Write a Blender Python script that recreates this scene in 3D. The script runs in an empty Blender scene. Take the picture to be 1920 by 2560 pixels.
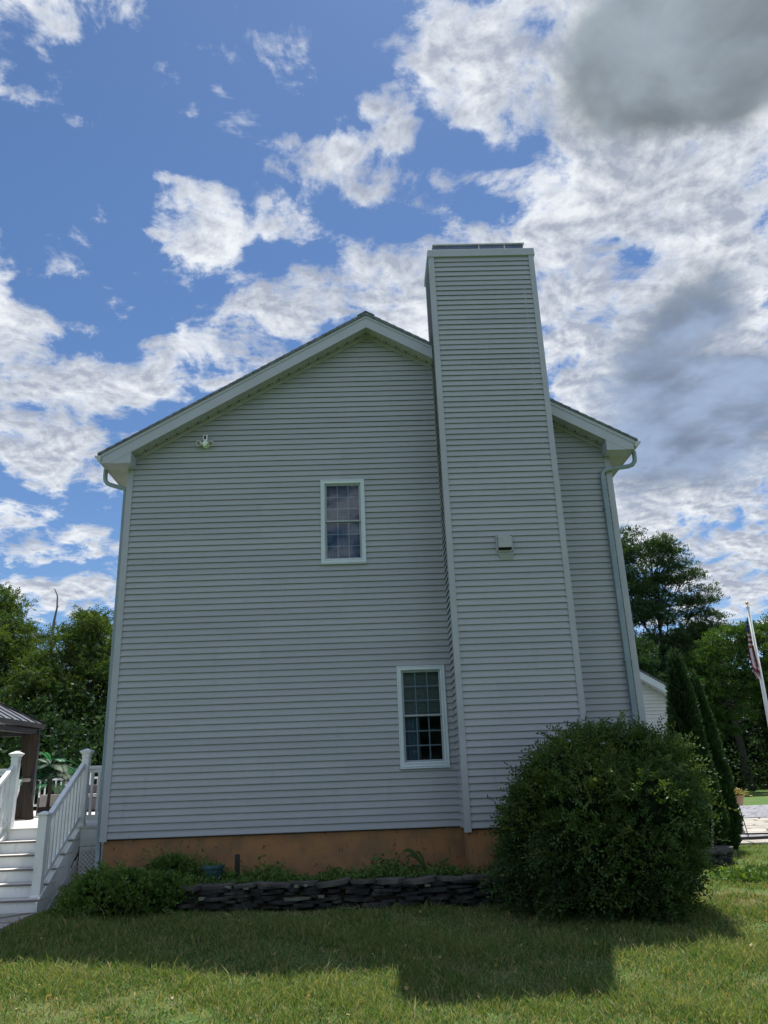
import bpy, bmesh, math, random
import numpy as np
from mathutils import Vector, Matrix, Euler

R = math.radians
sc = bpy.context.scene
col = sc.collection
rng = np.random.default_rng(7)
random.seed(7)

# ------------------------------------------------------------------ camera
cam_data = bpy.data.cameras.new('camera')
cam = bpy.data.objects.new('camera', cam_data)
col.objects.link(cam)
PITCH, YAW, ROLL, F = 0.329148676, 0.0254685, -0.03686, 1950.0
fw = Vector((math.sin(YAW)*math.cos(PITCH), math.cos(YAW)*math.cos(PITCH), math.sin(PITCH)))
rt = Vector((math.cos(YAW), -math.sin(YAW), 0))
up = rt.cross(fw)
rt2 = rt*math.cos(ROLL)+up*math.sin(ROLL)
up2 = -rt*math.sin(ROLL)+up*math.cos(ROLL)
M = Matrix(((rt2.x, up2.x, -fw.x, 4.11205), (rt2.y, up2.y, -fw.y, -12.76233), (rt2.z, up2.z, -fw.z, 0.72286), (0, 0, 0, 1)))
cam.matrix_world = M
cam_data.sensor_fit = 'VERTICAL'
cam_data.sensor_height = 24.0
cam_data.lens = 24.0*F/2560.0
cam_data.clip_end = 3000
sc.camera = cam

# ------------------------------------------------------------------ light
SUN = Vector((1.12, 4.14, 11.07)).normalized()
SUN_EL = math.asin(SUN.z)
SUN_AZ = math.atan2(SUN.x, SUN.y)
sd = bpy.data.lights.new('sun', 'SUN')
sd.energy = 4.9
sd.angle = R(0.55)
sd.color = (1.0, 0.95, 0.86)
so = bpy.data.objects.new('sun', sd)
so.rotation_euler = SUN.to_track_quat('Z', 'Y').to_euler()
so.location = (20, 40, 60)
col.objects.link(so)
sc.view_settings.view_transform = 'Standard'
sc.view_settings.look = 'None'
sc.view_settings.gamma = 1
sc.view_settings.exposure = 0.6
sc.cycles.max_bounces = 8
sc.cycles.transparent_max_bounces = 12

# ------------------------------------------------------------------ node helper
class NT:
    def __init__(s, nt):
        s.nt = nt
    def n(s, kind, **kw):
        nd = s.nt.nodes.new(kind)
        for k, v in kw.items():
            setattr(nd, k, v)
        return nd
    def set(s, inp, v):
        if isinstance(v, bpy.types.NodeSocket):
            s.nt.links.new(v, inp)
        elif v is not None:
            inp.default_value = v
    def math(s, op, a, b=None, c=None, clamp=False):
        nd = s.n('ShaderNodeMath', operation=op, use_clamp=clamp)
        s.set(nd.inputs[0], a)
        if b is not None: s.set(nd.inputs[1], b)
        if c is not None: s.set(nd.inputs[2], c)
        return nd.outputs[0]
    def vmath(s, op, a, b=None):
        nd = s.n('ShaderNodeVectorMath', operation=op)
        s.set(nd.inputs[0], a)
        if b is not None: s.set(nd.inputs[1], b)
        return nd.outputs[0]
    def noise(s, vec, scale, detail=4, rough=.55, dist=0.0, out='Fac'):
        nd = s.n('ShaderNodeTexNoise')
        if vec is not None: s.nt.links.new(vec, nd.inputs['Vector'])
        nd.inputs['Scale'].default_value = scale
        nd.inputs['Detail'].default_value = detail
        nd.inputs['Roughness'].default_value = rough
        nd.inputs['Distortion'].default_value = dist
        return nd.outputs[out]
    def mix(s, f, a, b, mode='MIX'):
        nd = s.n('ShaderNodeMix', data_type='RGBA', blend_type=mode)
        s.set(nd.inputs[0], f)
        s.set(nd.inputs[6], a if isinstance(a, bpy.types.NodeSocket) else (*a[:3], 1))
        s.set(nd.inputs[7], b if isinstance(b, bpy.types.NodeSocket) else (*b[:3], 1))
        return nd.outputs[2]
    def maprange(s, v, a, b, c=0.0, d=1.0, smooth=True):
        nd = s.n('ShaderNodeMapRange', interpolation_type='SMOOTHSTEP' if smooth else 'LINEAR')
        s.set(nd.inputs[0], v)
        for i, q in enumerate((a, b, c, d)):
            s.set(nd.inputs[1+i], q)
        return nd.outputs[0]
    def map(s, vec, scale=(1, 1, 1), rot=(0, 0, 0), loc=(0, 0, 0), kind='POINT'):
        nd = s.n('ShaderNodeMapping', vector_type=kind)
        s.nt.links.new(vec, nd.inputs[0])
        nd.inputs['Location'].default_value = loc
        nd.inputs['Rotation'].default_value = rot
        nd.inputs['Scale'].default_value = scale
        return nd.outputs[0]

# ------------------------------------------------------------------ world: sky texture + clouds by direction
# (azimuth from +Y in degrees, elevation in degrees, half width, half height in radians, weight)
COV=[ (19.9,41.6,0.032,0.021,-0.5),(23.3,34.2,0.032,0.022,-0.35),(-3.0,36.9,0.034,0.023,-0.4),(16.9,38.1,0.033,0.019,-0.4),(-19.7,30.7,0.038,0.022,-0.4),(-22.7,18.6,0.066,0.014,-0.4),(18.0,30.8,0.028,0.017,-0.4),(-0.5,39.0,0.039,0.017,-0.4),(9.9,39.9,0.027,0.022,-0.4),(-24.1,20.7,0.049,0.022,0.5),(-19.4,20.2,0.039,0.022,0.5),(-22.0,21.2,0.077,0.016,0.5),(-17.2,22.0,0.034,0.023,0.4),(-28.8,48.2,0.07,0.033,1.0),(-12.8,46.2,0.023,0.018,0.7),(-10.3,45.5,0.021,0.021,0.5),(-5.4,43.6,0.059,0.035,1.5),(-0.9,43.4,0.049,0.032,1.3),(3.7,45.2,0.04,0.058,1.4),(0.5,41.5,0.071,0.036,1.3),(6.5,40.9,0.055,0.036,1.5),(-8.1,42.0,0.03,0.024,0.8),(-13.4,40.3,0.048,0.032,0.95),(-14.4,38.0,0.065,0.033,0.95),(-7.0,39.2,0.052,0.033,1.05),(-13.2,36.2,0.05,0.028,1.0),(-17.0,36.5,0.024,0.024,0.8),(10.7,41.6,0.021,0.021,0.9),(13.9,40.8,0.051,0.024,1.0),(-16.4,41.0,0.021,0.011,0.7),(-15.5,34.6,0.028,0.014,0.8),(6.4,50.5,0.076,0.045,0.9),(10.5,47.9,0.072,0.062,1.0),(14.0,45.1,0.063,0.047,0.9),(9.3,45.4,0.042,0.032,0.8),(19.6,49.6,0.098,0.059,1.2),(29.7,45.2,0.16,0.097,1.6),(22.2,43.1,0.087,0.077,1.2),(28.5,38.5,0.143,0.082,1.2),(20.9,37.4,0.107,0.064,0.8),(16.0,37.4,0.049,0.038,0.55),(20.2,33.6,0.066,0.033,0.9),(29.9,33.1,0.104,0.073,1.0),(-8.1,33.3,0.08,0.057,1.2),(-3.0,34.4,0.091,0.057,1.2),(2.2,35.6,0.085,0.057,1.2),(-5.0,35.9,0.045,0.034,0.8),(4.0,32.6,0.075,0.058,1.2),(9.2,37.3,0.084,0.034,1.0),(6.3,36.3,0.079,0.051,1.1),(16.6,34.2,0.089,0.061,1.1),(21.6,30.8,0.11,0.072,1.1),(26.0,30.5,0.097,0.07,1.4),(18.1,29.2,0.084,0.051,1.2),(26.5,24.4,0.141,0.109,1.5),(17.9,25.4,0.08,0.046,1.2),(21.6,20.8,0.14,0.079,1.4),(27.5,18.5,0.086,0.049,0.9),(26.4,14.0,0.092,0.065,1.1),(24.6,12.4,0.098,0.065,1.0),(21.1,17.3,0.067,0.039,0.7),(19.4,15.0,0.079,0.045,0.8),(26.5,9.4,0.075,0.043,0.8),(-26.7,30.7,0.068,0.047,0.75),(-24.1,28.8,0.08,0.048,0.8),(-25.7,26.3,0.107,0.053,1.0),(-20.9,26.4,0.11,0.044,0.95),(-15.9,27.6,0.096,0.034,0.95),(-9.8,29.4,0.063,0.046,1.05),(-16.7,29.5,0.045,0.028,0.9),(-5.3,30.5,0.046,0.035,0.9),(-23.8,22.9,0.141,0.043,1.05),(-18.6,23.2,0.09,0.028,0.8),(-24.6,16.7,0.048,0.04,1.1),(-19.5,16.4,0.047,0.039,1.1),(-23.1,19.9,0.082,0.016,0.5),(-23.9,12.9,0.097,0.027,0.8),(-19.4,12.6,0.066,0.025,0.7),(-17.0,30.5,0.017,0.012,0.8),(-14.3,30.5,0.034,0.02,0.6),(-20.1,28.4,0.033,0.017,0.6),(-20.8,33.7,0.016,0.013,0.5),(-25.0,22.8,0.075,0.032,0.6),(-20.6,13.4,0.088,0.028,0.5) ]
DARK=[ (24.0,47.5,0.069,0.059,0.7),(21.0,45.0,0.046,0.036,0.3),(26.4,40.2,0.169,0.087,0.32),(31.0,34.6,0.102,0.077,0.3),(22.0,36.9,0.107,0.059,0.22),(18.3,32.7,0.083,0.05,0.2),(33.6,43.7,0.095,0.081,0.8),(23.4,48.1,0.044,0.039,0.35),(0.2,34.0,0.052,0.029,0.18),(-23.6,26.7,0.097,0.032,0.12),(29.3,45.3,0.155,0.087,1.9),(25.6,44.2,0.075,0.045,0.6),(33.7,41.8,0.087,0.043,0.8),(26.7,30.5,0.08,0.054,1.4),(22.8,27.7,0.072,0.061,0.8),(25.6,23.0,0.18,0.115,1.45),(28.6,24.0,0.08,0.07,0.6),(21.5,20.2,0.095,0.056,0.6),(26.3,11.9,0.048,0.027,0.35),(24.3,8.4,0.086,0.032,0.35),(4.8,32.6,0.029,0.02,0.25),(-3.0,36.9,0.034,0.014,0.2) ]

world = bpy.data.worlds.new('World')
sc.world = world
world.use_nodes = True
w = NT(world.node_tree)
world.node_tree.nodes.clear()
tc = w.n('ShaderNodeTexCoord').outputs['Generated']
dirv = w.vmath('NORMALIZE', tc)
sep = w.n('ShaderNodeSeparateXYZ'); world.node_tree.links.new(dirv, sep.inputs[0])
dz = w.math('MAXIMUM', sep.outputs[2], 0.0)
den = w.math('ADD', dz, 0.22)
comb = w.n('ShaderNodeCombineXYZ')
w.set(comb.inputs[0], w.math('DIVIDE', sep.outputs[0], den))
w.set(comb.inputs[1], w.math('DIVIDE', sep.outputs[1], den))
w.set(comb.inputs[2], 0.37)
P = comb.outputs[0]

def blobsum(lst, warp, edge=0.75):
    tot = None
    for az, el, a, b, wt in lst:
        az, el = R(az), R(el)
        c = (math.sin(az)*math.cos(el), math.cos(az)*math.cos(el), math.sin(el))
        v = w.map(warp, scale=(a*1.22, 0.5, b*1.22), rot=(el, 0, -az), loc=c, kind='TEXTURE')
        g = w.n('ShaderNodeTexGradient', gradient_type='SPHERICAL')
        world.node_tree.links.new(v, g.inputs[0])
        q = w.math('MULTIPLY', w.maprange(g.outputs['Fac'], 0.0, edge), wt)
        tot = q if tot is None else w.math('ADD', tot, q)
    return tot
wn = w.n('ShaderNodeTexNoise'); world.node_tree.links.new(dirv, wn.inputs['Vector'])
wn.inputs['Scale'].default_value = 14; wn.inputs['Detail'].default_value = 4
wv = w.vmath('SUBTRACT', wn.outputs['Color'], (0.5, 0.5, 0.5))
wsc = w.n('ShaderNodeVectorMath', operation='SCALE'); world.node_tree.links.new(wv, wsc.inputs[0]); wsc.inputs['Scale'].default_value = 0.055
warp = w.vmath('ADD', dirv, wsc.outputs[0])
cov = blobsum(COV, warp)
cov = w.math('MINIMUM', cov, 1.5)
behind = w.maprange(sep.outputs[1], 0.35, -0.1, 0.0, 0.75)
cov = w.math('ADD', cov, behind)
wn2 = w.n('ShaderNodeTexNoise'); world.node_tree.links.new(P, wn2.inputs['Vector'])
wn2.inputs['Scale'].default_value = 5.0; wn2.inputs['Detail'].default_value = 2
ws2 = w.n('ShaderNodeVectorMath', operation='SCALE'); world.node_tree.links.new(wn2.outputs['Color'], ws2.inputs[0]); ws2.inputs['Scale'].default_value = 0.10
Pw = w.vmath('ADD', P, ws2.outputs[0])
def cloudnoise(vec):
    return w.noise(vec, 11.0, 10, .62)
nz = cloudnoise(Pw)
off = w.vmath('ADD', Pw, (0.006, -0.016, 0.0))
nz2 = cloudnoise(off)
dens_raw = w.math('ADD', w.math('MULTIPLY', w.math('SUBTRACT', nz, 0.5), 7.6), w.math('SUBTRACT', w.math('MULTIPLY', cov, 1.0), 0.68))
soft = w.noise(Pw, 4.6, 4, .55)
dark = blobsum(DARK, warp, 1.0)
dens_raw = w.math('ADD', dens_raw, w.math('MULTIPLY', dark, 1.6))
dens = w.math('MULTIPLY', w.maprange(dens_raw, -0.36, 1.00), w.maprange(sep.outputs[2], 0.0, 0.04))
# thin veil near the horizon
relief = w.math('MULTIPLY', w.math('SUBTRACT', nz2, nz), 2.3)
dark = w.math('MINIMUM', dark, 1.5)
thick = w.maprange(w.math('ADD', w.math('MULTIPLY', cov, 0.9), w.math('MULTIPLY', w.math('SUBTRACT', soft, 0.5), 2.4)), 0.35, 1.35)
shade = w.math('ADD', w.math('SUBTRACT', 0.99, w.math('MULTIPLY', thick, 0.34)), relief)
shade = w.math('ADD', shade, w.math('MULTIPLY', w.math('SUBTRACT', soft, 0.5), 0.2))
shade = w.math('MINIMUM', w.math('MAXIMUM', shade, 0.45), 1.05)
ccol = w.mix(w.maprange(shade, 0.45, 0.95, smooth=False), (0.44, 0.49, 0.60), (0.93, 0.97, 1.02))
dcol = w.mix(w.maprange(dz, 0.45, 0.66), (0.22, 0.29, 0.42), (0.20, 0.24, 0.275))
dfac = w.maprange(w.math('ADD', dark, w.math('ADD', w.math('MULTIPLY', w.math('SUBTRACT', soft, 0.5), 0.9), w.math('MULTIPLY', w.math('SUBTRACT', nz, 0.5), 0.5))), 0.0, 1.35, 0.0, 0.93)
dvar = w.maprange(w.math('ADD', w.math('MULTIPLY', soft, 0.7), w.math('MULTIPLY', nz, 0.3)), 0.36, 0.64, 0.78, 1.75)
dv = w.n('ShaderNodeVectorMath', operation='SCALE'); world.node_tree.links.new(dcol, dv.inputs[0]); w.set(dv.inputs['Scale'], dvar); dcol = dv.outputs[0]
ccol = w.mix(dfac, ccol, dcol)
sky = w.n('ShaderNodeTexSky', sky_type='NISHITA')
sky.sun_disc = False
sky.sun_elevation = SUN_EL
sky.sun_rotation = SUN_AZ
sky.air_density = 1.0; sky.dust_density = 0.2; sky.ozone_density = 4.0
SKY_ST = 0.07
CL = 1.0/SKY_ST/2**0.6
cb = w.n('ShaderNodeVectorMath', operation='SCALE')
world.node_tree.links.new(ccol, cb.inputs[0]); w.set(cb.inputs['Scale'], w.maprange(sep.outputs[1], 0.1, -0.4, CL*0.95, CL*1.75))  # unseen clouds behind the camera are brightened to add light on the front wall
skyc = w.mix(1.0, sky.outputs[0], (0.80, 0.93, 1.06), 'MULTIPLY')
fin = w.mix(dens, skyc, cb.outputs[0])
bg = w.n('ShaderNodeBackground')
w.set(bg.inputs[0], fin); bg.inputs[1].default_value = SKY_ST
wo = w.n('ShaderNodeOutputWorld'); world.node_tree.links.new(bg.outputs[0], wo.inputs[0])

# ------------------------------------------------------------------ materials
def newmat(name):
    m = bpy.data.materials.new(name); m.use_nodes = True
    nt = m.node_tree; nt.nodes.clear()
    t = NT(nt)
    o = t.n('ShaderNodeOutputMaterial')
    return m, t, o
def pmat(name, c, rough=.6, var=.12, vscale=3.0, bump=0.0, bscale=40.0, spec=.4, metal=0.0, c2=None, c2amt=.5, c2scale=2.0, stretch=(1, 1, 1)):
    m, t, o = newmat(name)
    b = t.n('ShaderNodeBsdfPrincipled')
    co = t.n('ShaderNodeTexCoord').outputs['Object']
    v = t.map(co, scale=stretch)
    f = t.noise(v, vscale, 6, .6)
    lo = tuple(x*(1-var) for x in c); hi = tuple(min(1, x*(1+var)) for x in c)
    cc = t.mix(t.maprange(f, .3, .7), lo, hi)
    if c2:
        g = t.noise(v, c2scale, 8, .65)
        cc = t.mix(t.math('MULTIPLY', t.maprange(g, .52, .66), c2amt), cc, c2)
    t.set(b.inputs['Base Color'], cc)
    b.inputs['Roughness'].default_value = rough
    b.inputs['Specular IOR Level'].default_value = spec
    b.inputs['Metallic'].default_value = metal
    if bump:
        bn = t.n('ShaderNodeBump'); bn.inputs['Strength'].default_value = bump; bn.inputs['Distance'].default_value = .01
        t.set(bn.inputs['Height'], t.noise(v, bscale, 5, .6))
        t.set(b.inputs['Normal'], bn.outputs[0])
    t.set(o.inputs[0], b.outputs[0])
    return m
def leafmat(name, cols, trans=.45, gloss=.02, seedscale=1.0):
    """cols: ramp of colours, picked leaf by leaf through the 'tint' attribute"""
    m, t, o = newmat(name)
    at = t.n('ShaderNodeAttribute', attribute_name='tint')
    rp = t.n('ShaderNodeValToRGB')
    e = rp.color_ramp.elements
    while len(e) < len(cols): e.new(.5)
    for i, c in enumerate(cols):
        e[i].position = i/(len(cols)-1); e[i].color = (*c, 1)
    t.set(rp.inputs[0], at.outputs['Fac'])
    d = t.n('ShaderNodeBsdfDiffuse'); tr = t.n('ShaderNodeBsdfTranslucent'); gl = t.n('ShaderNodeBsdfGlossy')
    gl.inputs['Roughness'].default_value = .55
    gl.inputs['Color'].default_value = (.8, .85, .8, 1)
    t.set(d.inputs[0], rp.outputs[0])
    t.set(tr.inputs[0], t.mix(1.0, rp.outputs[0], (1.15, 1.1, .45), 'MULTIPLY'))
    m1 = t.n('ShaderNodeMixShader'); m1.inputs[0].default_value = trans
    t.set(m1.inputs[1], d.outputs[0]); t.set(m1.inputs[2], tr.outputs[0])
    m2 = t.n('ShaderNodeMixShader'); m2.inputs[0].default_value = gloss
    t.set(m2.inputs[1], m1.outputs[0]); t.set(m2.inputs[2], gl.outputs[0])
    t.set(o.inputs[0], m2.outputs[0])
    return m
MT = {}
def siding_mat(name, c):
    m, t, o = newmat(name)
    b = t.n('ShaderNodeBsdfPrincipled')
    co = t.n('ShaderNodeTexCoord').outputs['Object']
    # panel to panel differences: pairs of courses, 3.7 m long runs
    br = t.n('ShaderNodeTexBrick'); br.offset = .37; br.offset_frequency = 2
    t.set(br.inputs['Vector'], t.map(co, rot=(R(90), 0, 0), loc=(0.0, 0.0, 0.0)))
    br.inputs['Scale'].default_value = 1.0
    br.inputs['Brick Width'].default_value = 3.7; br.inputs['Row Height'].default_value = .2032
    br.inputs['Mortar Size'].default_value = 0.0
    br.inputs['Color1'].default_value = (.95, .95, .96, 1); br.inputs['Color2'].default_value = (1.04, 1.04, 1.03, 1)
    f = t.noise(t.map(co, scale=(.6, .6, 5)), 2.0, 5, .6)
    g = t.noise(co, .5, 6, .6)
    dirt = t.noise(t.map(co, scale=(4, 4, .5)), 1.3, 6, .65)
    cc = t.mix(t.maprange(f, .3, .7), tuple(x*.96 for x in c), tuple(x*1.03 for x in c))
    cc = t.mix(1.0, cc, br.outputs[0], 'MULTIPLY')
    cc = t.mix(t.math('MULTIPLY', t.maprange(g, .45, .7), .22), cc, (c[0]*.88, c[1]*.97, c[2]*.88))
    cc = t.mix(t.math('MULTIPLY', t.maprange(dirt, .56, .75), .30), cc, (c[0]*.72, c[1]*.74, c[2]*.66))
    t.set(b.inputs['Base Color'], cc)
    b.inputs['Roughness'].default_value = .62; b.inputs['Specular IOR Level'].default_value = .3
    bn = t.n('ShaderNodeBump'); bn.inputs['Strength'].default_value = .12; bn.inputs['Distance'].default_value = .004
    t.set(bn.inputs['Height'], t.math('ADD', t.noise(t.map(co, scale=(1, 1, 14)), 12, 4, .6), t.math('MULTIPLY', t.noise(co, 1.6, 3, .5), 3.0)))
    t.set(b.inputs['Normal'], bn.outputs[0])
    t.set(o.inputs[0], b.outputs[0])
    return m
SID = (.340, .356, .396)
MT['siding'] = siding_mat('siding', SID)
MT['trim'] = pmat('trim', (.35, .368, .42), .5, .05, 2, .06, 30, c2=(.38, .40, .38), c2amt=.25, c2scale=3)
MT['fascia'] = pmat('fascia', (.375, .393, .455), .5, .04, 1.5, .04, 12, c2=(.36, .375, .40), c2amt=.35, c2scale=2)
MT['soffit'] = pmat('soffit', (.37, .37, .37), .6, .06, 3, .1, 30, c2=(.32, .345, .27), c2amt=.5, c2scale=4)
MT['white'] = pmat('white_vinyl', (.70, .72, .73), .45, .06, 3, .05, 20, c2=(.50, .50, .46), c2amt=.5, c2scale=5, stretch=(1, 1, .5))
MT['casing'] = pmat('casing', (.53, .60, .66), .4, .04, 3, c2=(.5, .55, .5), c2amt=.3)
MT['sash'] = pmat('sash', (.32, .36, .40), .5, .06, 5)
MT['muntin'] = pmat('muntin', (.42, .49, .57), .5, .05, 5)
MT['spout'] = pmat('downspout_paint', (.22, .285, .34), .42, .10, 3, .03, 20, c2=(.36, .42, .44), c2amt=.5, c2scale=5, stretch=(1, 1, .3))
MT['gutter'] = pmat('gutter_paint', (.42, .44, .44), .45, .08, 4, c2=(.45, .46, .38), c2amt=.4)
MT['shingle'] = pmat('shingle', (.15, .165, .195), .9, .35, 14, .5, 80, spec=.2)
MT['capmetal'] = pmat('cap_metal', (.10, .13, .20), .5, .15, 4, metal=.5)
m, t, o = newmat('foundation_paint')
b = t.n('ShaderNodeBsdfPrincipled'); b.inputs['Roughness'].default_value = .85; b.inputs['Specular IOR Level'].default_value = .2
co = t.n('ShaderNodeTexCoord').outputs['Object']
c = t.mix(t.maprange(t.noise(co, 2.2, 6, .6), .35, .65), (.20, .122, .07), (.30, .158, .075))
sp = t.noise(t.map(co, scale=(1, 1, .6)), 17, 3, .55)
c = t.mix(t.math('MULTIPLY', t.maprange(sp, .64, .70), .75), c, (.05, .04, .03))
ck = t.n('ShaderNodeTexNoise'); t.set(ck.inputs['Vector'], t.map(co, scale=(2.2, 2.2, .35))); ck.inputs['Scale'].default_value = 2.2; ck.inputs['Detail'].default_value = 8; ck.inputs['Distortion'].default_value = .6
cf = t.math('COMPARE', ck.outputs['Fac'], .5, .0035)
c = t.mix(t.math('MULTIPLY', t.math('MULTIPLY', cf, t.maprange(t.noise(co, 1.1, 2), .5, .62)), .8), c, (.04, .03, .025))
t.set(b.inputs['Base Color'], c)
bn = t.n('ShaderNodeBump'); bn.inputs['Strength'].default_value = .5; bn.inputs['Distance'].default_value = .01
t.set(bn.inputs['Height'], t.noise(co, 50, 5, .6)); t.set(b.inputs['Normal'], bn.outputs[0]); t.set(o.inputs[0], b.outputs[0]); MT['found'] = m
MT['capstone'] = pmat('capstone', (.085, .082, .078), .85, .35, 5, .6, 30, c2=(.13, .12, .10), c2amt=.7, c2scale=4)
MT['nosing'] = pmat('tread_edge', (.16, .14, .13), .7, .1, 5)
MT['slate'] = pmat('slate', (.024, .028, .029), .85, .45, 5, .6, 30, c2=(.085, .078, .07), c2amt=.8, c2scale=4)
MT['lichen'] = pmat('lichen', (.13, .15, .11), .9, .2, 10)
MT['black'] = pmat('black_plastic', (.015, .016, .018), .4, .2, 5)
MT['dark'] = pmat('dark_inside', (.02, .022, .026), .9, .2, 2)
MT['room'] = pmat('room_paint', (.30, .30, .32), .9, .05, 2)
MT['blind_up'] = pmat('blind_cloth_upper', (.34, .28, .33), .8, .06, 30, stretch=(1, 1, 6))
MT['blind_low'] = pmat('blind_cloth_lower', (.24, .28, .27), .8, .06, 30, stretch=(1, 1, 6))
MT['curtain'] = pmat('curtain_cloth', (.20, .30, .40), .9, .2, 10, stretch=(8, 8, .3))
MT['lampwhite'] = pmat('lamp_white', (.72, .76, .72), .35, .04, 3)
MT['lens'] = pmat('lens_dark', (.02, .022, .04), .15, .1, 3)
MT['reflector'] = pmat('reflector', (.25, .24, .26), .25, .1, 3, metal=.6)
MT['vent'] = pmat('vent_plastic', (.34, .355, .39), .5, .08, 8, c2=(.36, .38, .36), c2amt=.4, c2scale=6)
MT['stain'] = pmat('algae', (.24, .285, .25), .8, .1, 6)
MT['deckfloor'] = pmat('deck_boards', (.55, .54, .52), .6, .06, 4, .05, 20, stretch=(.3, 4, 1))
MT['gazwood'] = pmat('gazebo_frame', (.045, .042, .05), .6, .2, 6)
MT['gazroof'] = pmat('gazebo_roof', (.20, .21, .23), .35, .1, 3, metal=.7)
MT['drape'] = pmat('drape_cloth', (.055, .042, .034), .9, .25, 4, .1, 20, stretch=(6, 6, .6))
MT['wicker'] = pmat('wicker', (.13, .11, .12), .8, .25, 40, .4, 120)
MT['cushion'] = pmat('cushion', (.36, .33, .32), .9, .08, 6)
MT['potbrown'] = pmat('pot_brown', (.05, .03, .028), .7, .2, 6)
MT['terracotta'] = pmat('pot_tan', (.50, .30, .22), .8, .1, 8, .1)
MT['teal'] = pmat('pot_teal', (.03, .075, .09), .35, .3, 9, c2=(.07, .12, .13), c2amt=.6, c2scale=8)
MT['bark'] = pmat('bark', (.034, .030, .026), .9, .35, 6, .8, 12, c2=(.055, .05, .045), c2amt=.5, stretch=(3, 3, .6))
MT['greybark'] = pmat('bark_grey', (.12, .115, .11), .9, .25, 6, .6, 12, stretch=(3, 3, .6))
MT['twig'] = pmat('twig', (.16, .12, .085), .85, .3, 6)
MT['pole'] = pmat('pole_white', (.62, .64, .64), .35, .06, 3)
MT['gold'] = pmat('gold', (.55, .38, .16), .3, .1, 3, metal=.9)
MT['flagred'] = pmat('flag_red', (.22, .035, .05), .8, .1, 8)
MT['flagwhite'] = pmat('flag_white', (.55, .50, .52), .8, .06, 8)
MT['flagblue'] = pmat('flag_blue', (.03, .045, .12), .8, .1, 8)
MT['rabbitstone'] = pmat('statue_stone', (.36, .33, .29), .9, .25, 10, .5, 40, c2=(.32, .30, .27), c2amt=.7, c2scale=7)
MT['soil'] = pmat('soil', (.055, .042, .03), .95, .4, 9, .8, 40)
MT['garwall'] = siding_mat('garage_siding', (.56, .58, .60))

MT['leafA'] = leafmat('leaf_mid', [(.025, .058, .018), (.046, .090, .024), (.078, .125, .030), (.135, .155, .036)], .42)
MT['leafB'] = leafmat('leaf_bright', [(.02, .05, .014), (.038, .088, .02), (.065, .13, .028), (.12, .19, .04)], .48)
MT['leafC'] = leafmat('leaf_dark', [(.014, .034, .016), (.022, .055, .022), (.034, .075, .028), (.055, .09, .03)], .32)
MT['leafD'] = leafmat('leaf_tall_tree', [(.02, .045, .022), (.032, .07, .03), (.048, .092, .035), (.08, .12, .045)], .38)
MT['leafBush'] = leafmat('leaf_bush', [(.022, .046, .016), (.042, .085, .024), (.066, .120, .030), (.105, .162, .042), (.22, .24, .04)], .30, .02)
MT['leafShrub'] = leafmat('leaf_shrub', [(.044, .092, .024), (.075, .148, .034), (.112, .20, .042), (.19, .25, .055)], .35)
MT['leafArb'] = leafmat('leaf_conifer', [(.012, .035, .012), (.02, .055, .014), (.032, .08, .018), (.05, .10, .02)], .30, .05)
MT['leafLime'] = leafmat('leaf_lime', [(.10, .17, .02), (.17, .26, .03), (.25, .33, .05)], .5)
MT['leafPalm'] = leafmat('leaf_palm', [(.01, .035, .022), (.018, .07, .04), (.035, .17, .09), (.06, .32, .18)], .3, .05)
MT['grassm'] = leafmat('grass_blade', [(.040, .112, .032), (.080, .172, .044), (.155, .240, .068), (.28, .285, .125), (.38, .31, .185)], .42, .010)
MT['petal'] = leafmat('flower_mix', [(.45, .30, .20), (.35, .30, .08), (.10, .16, .03), (.06, .12, .03)], .3)

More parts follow.
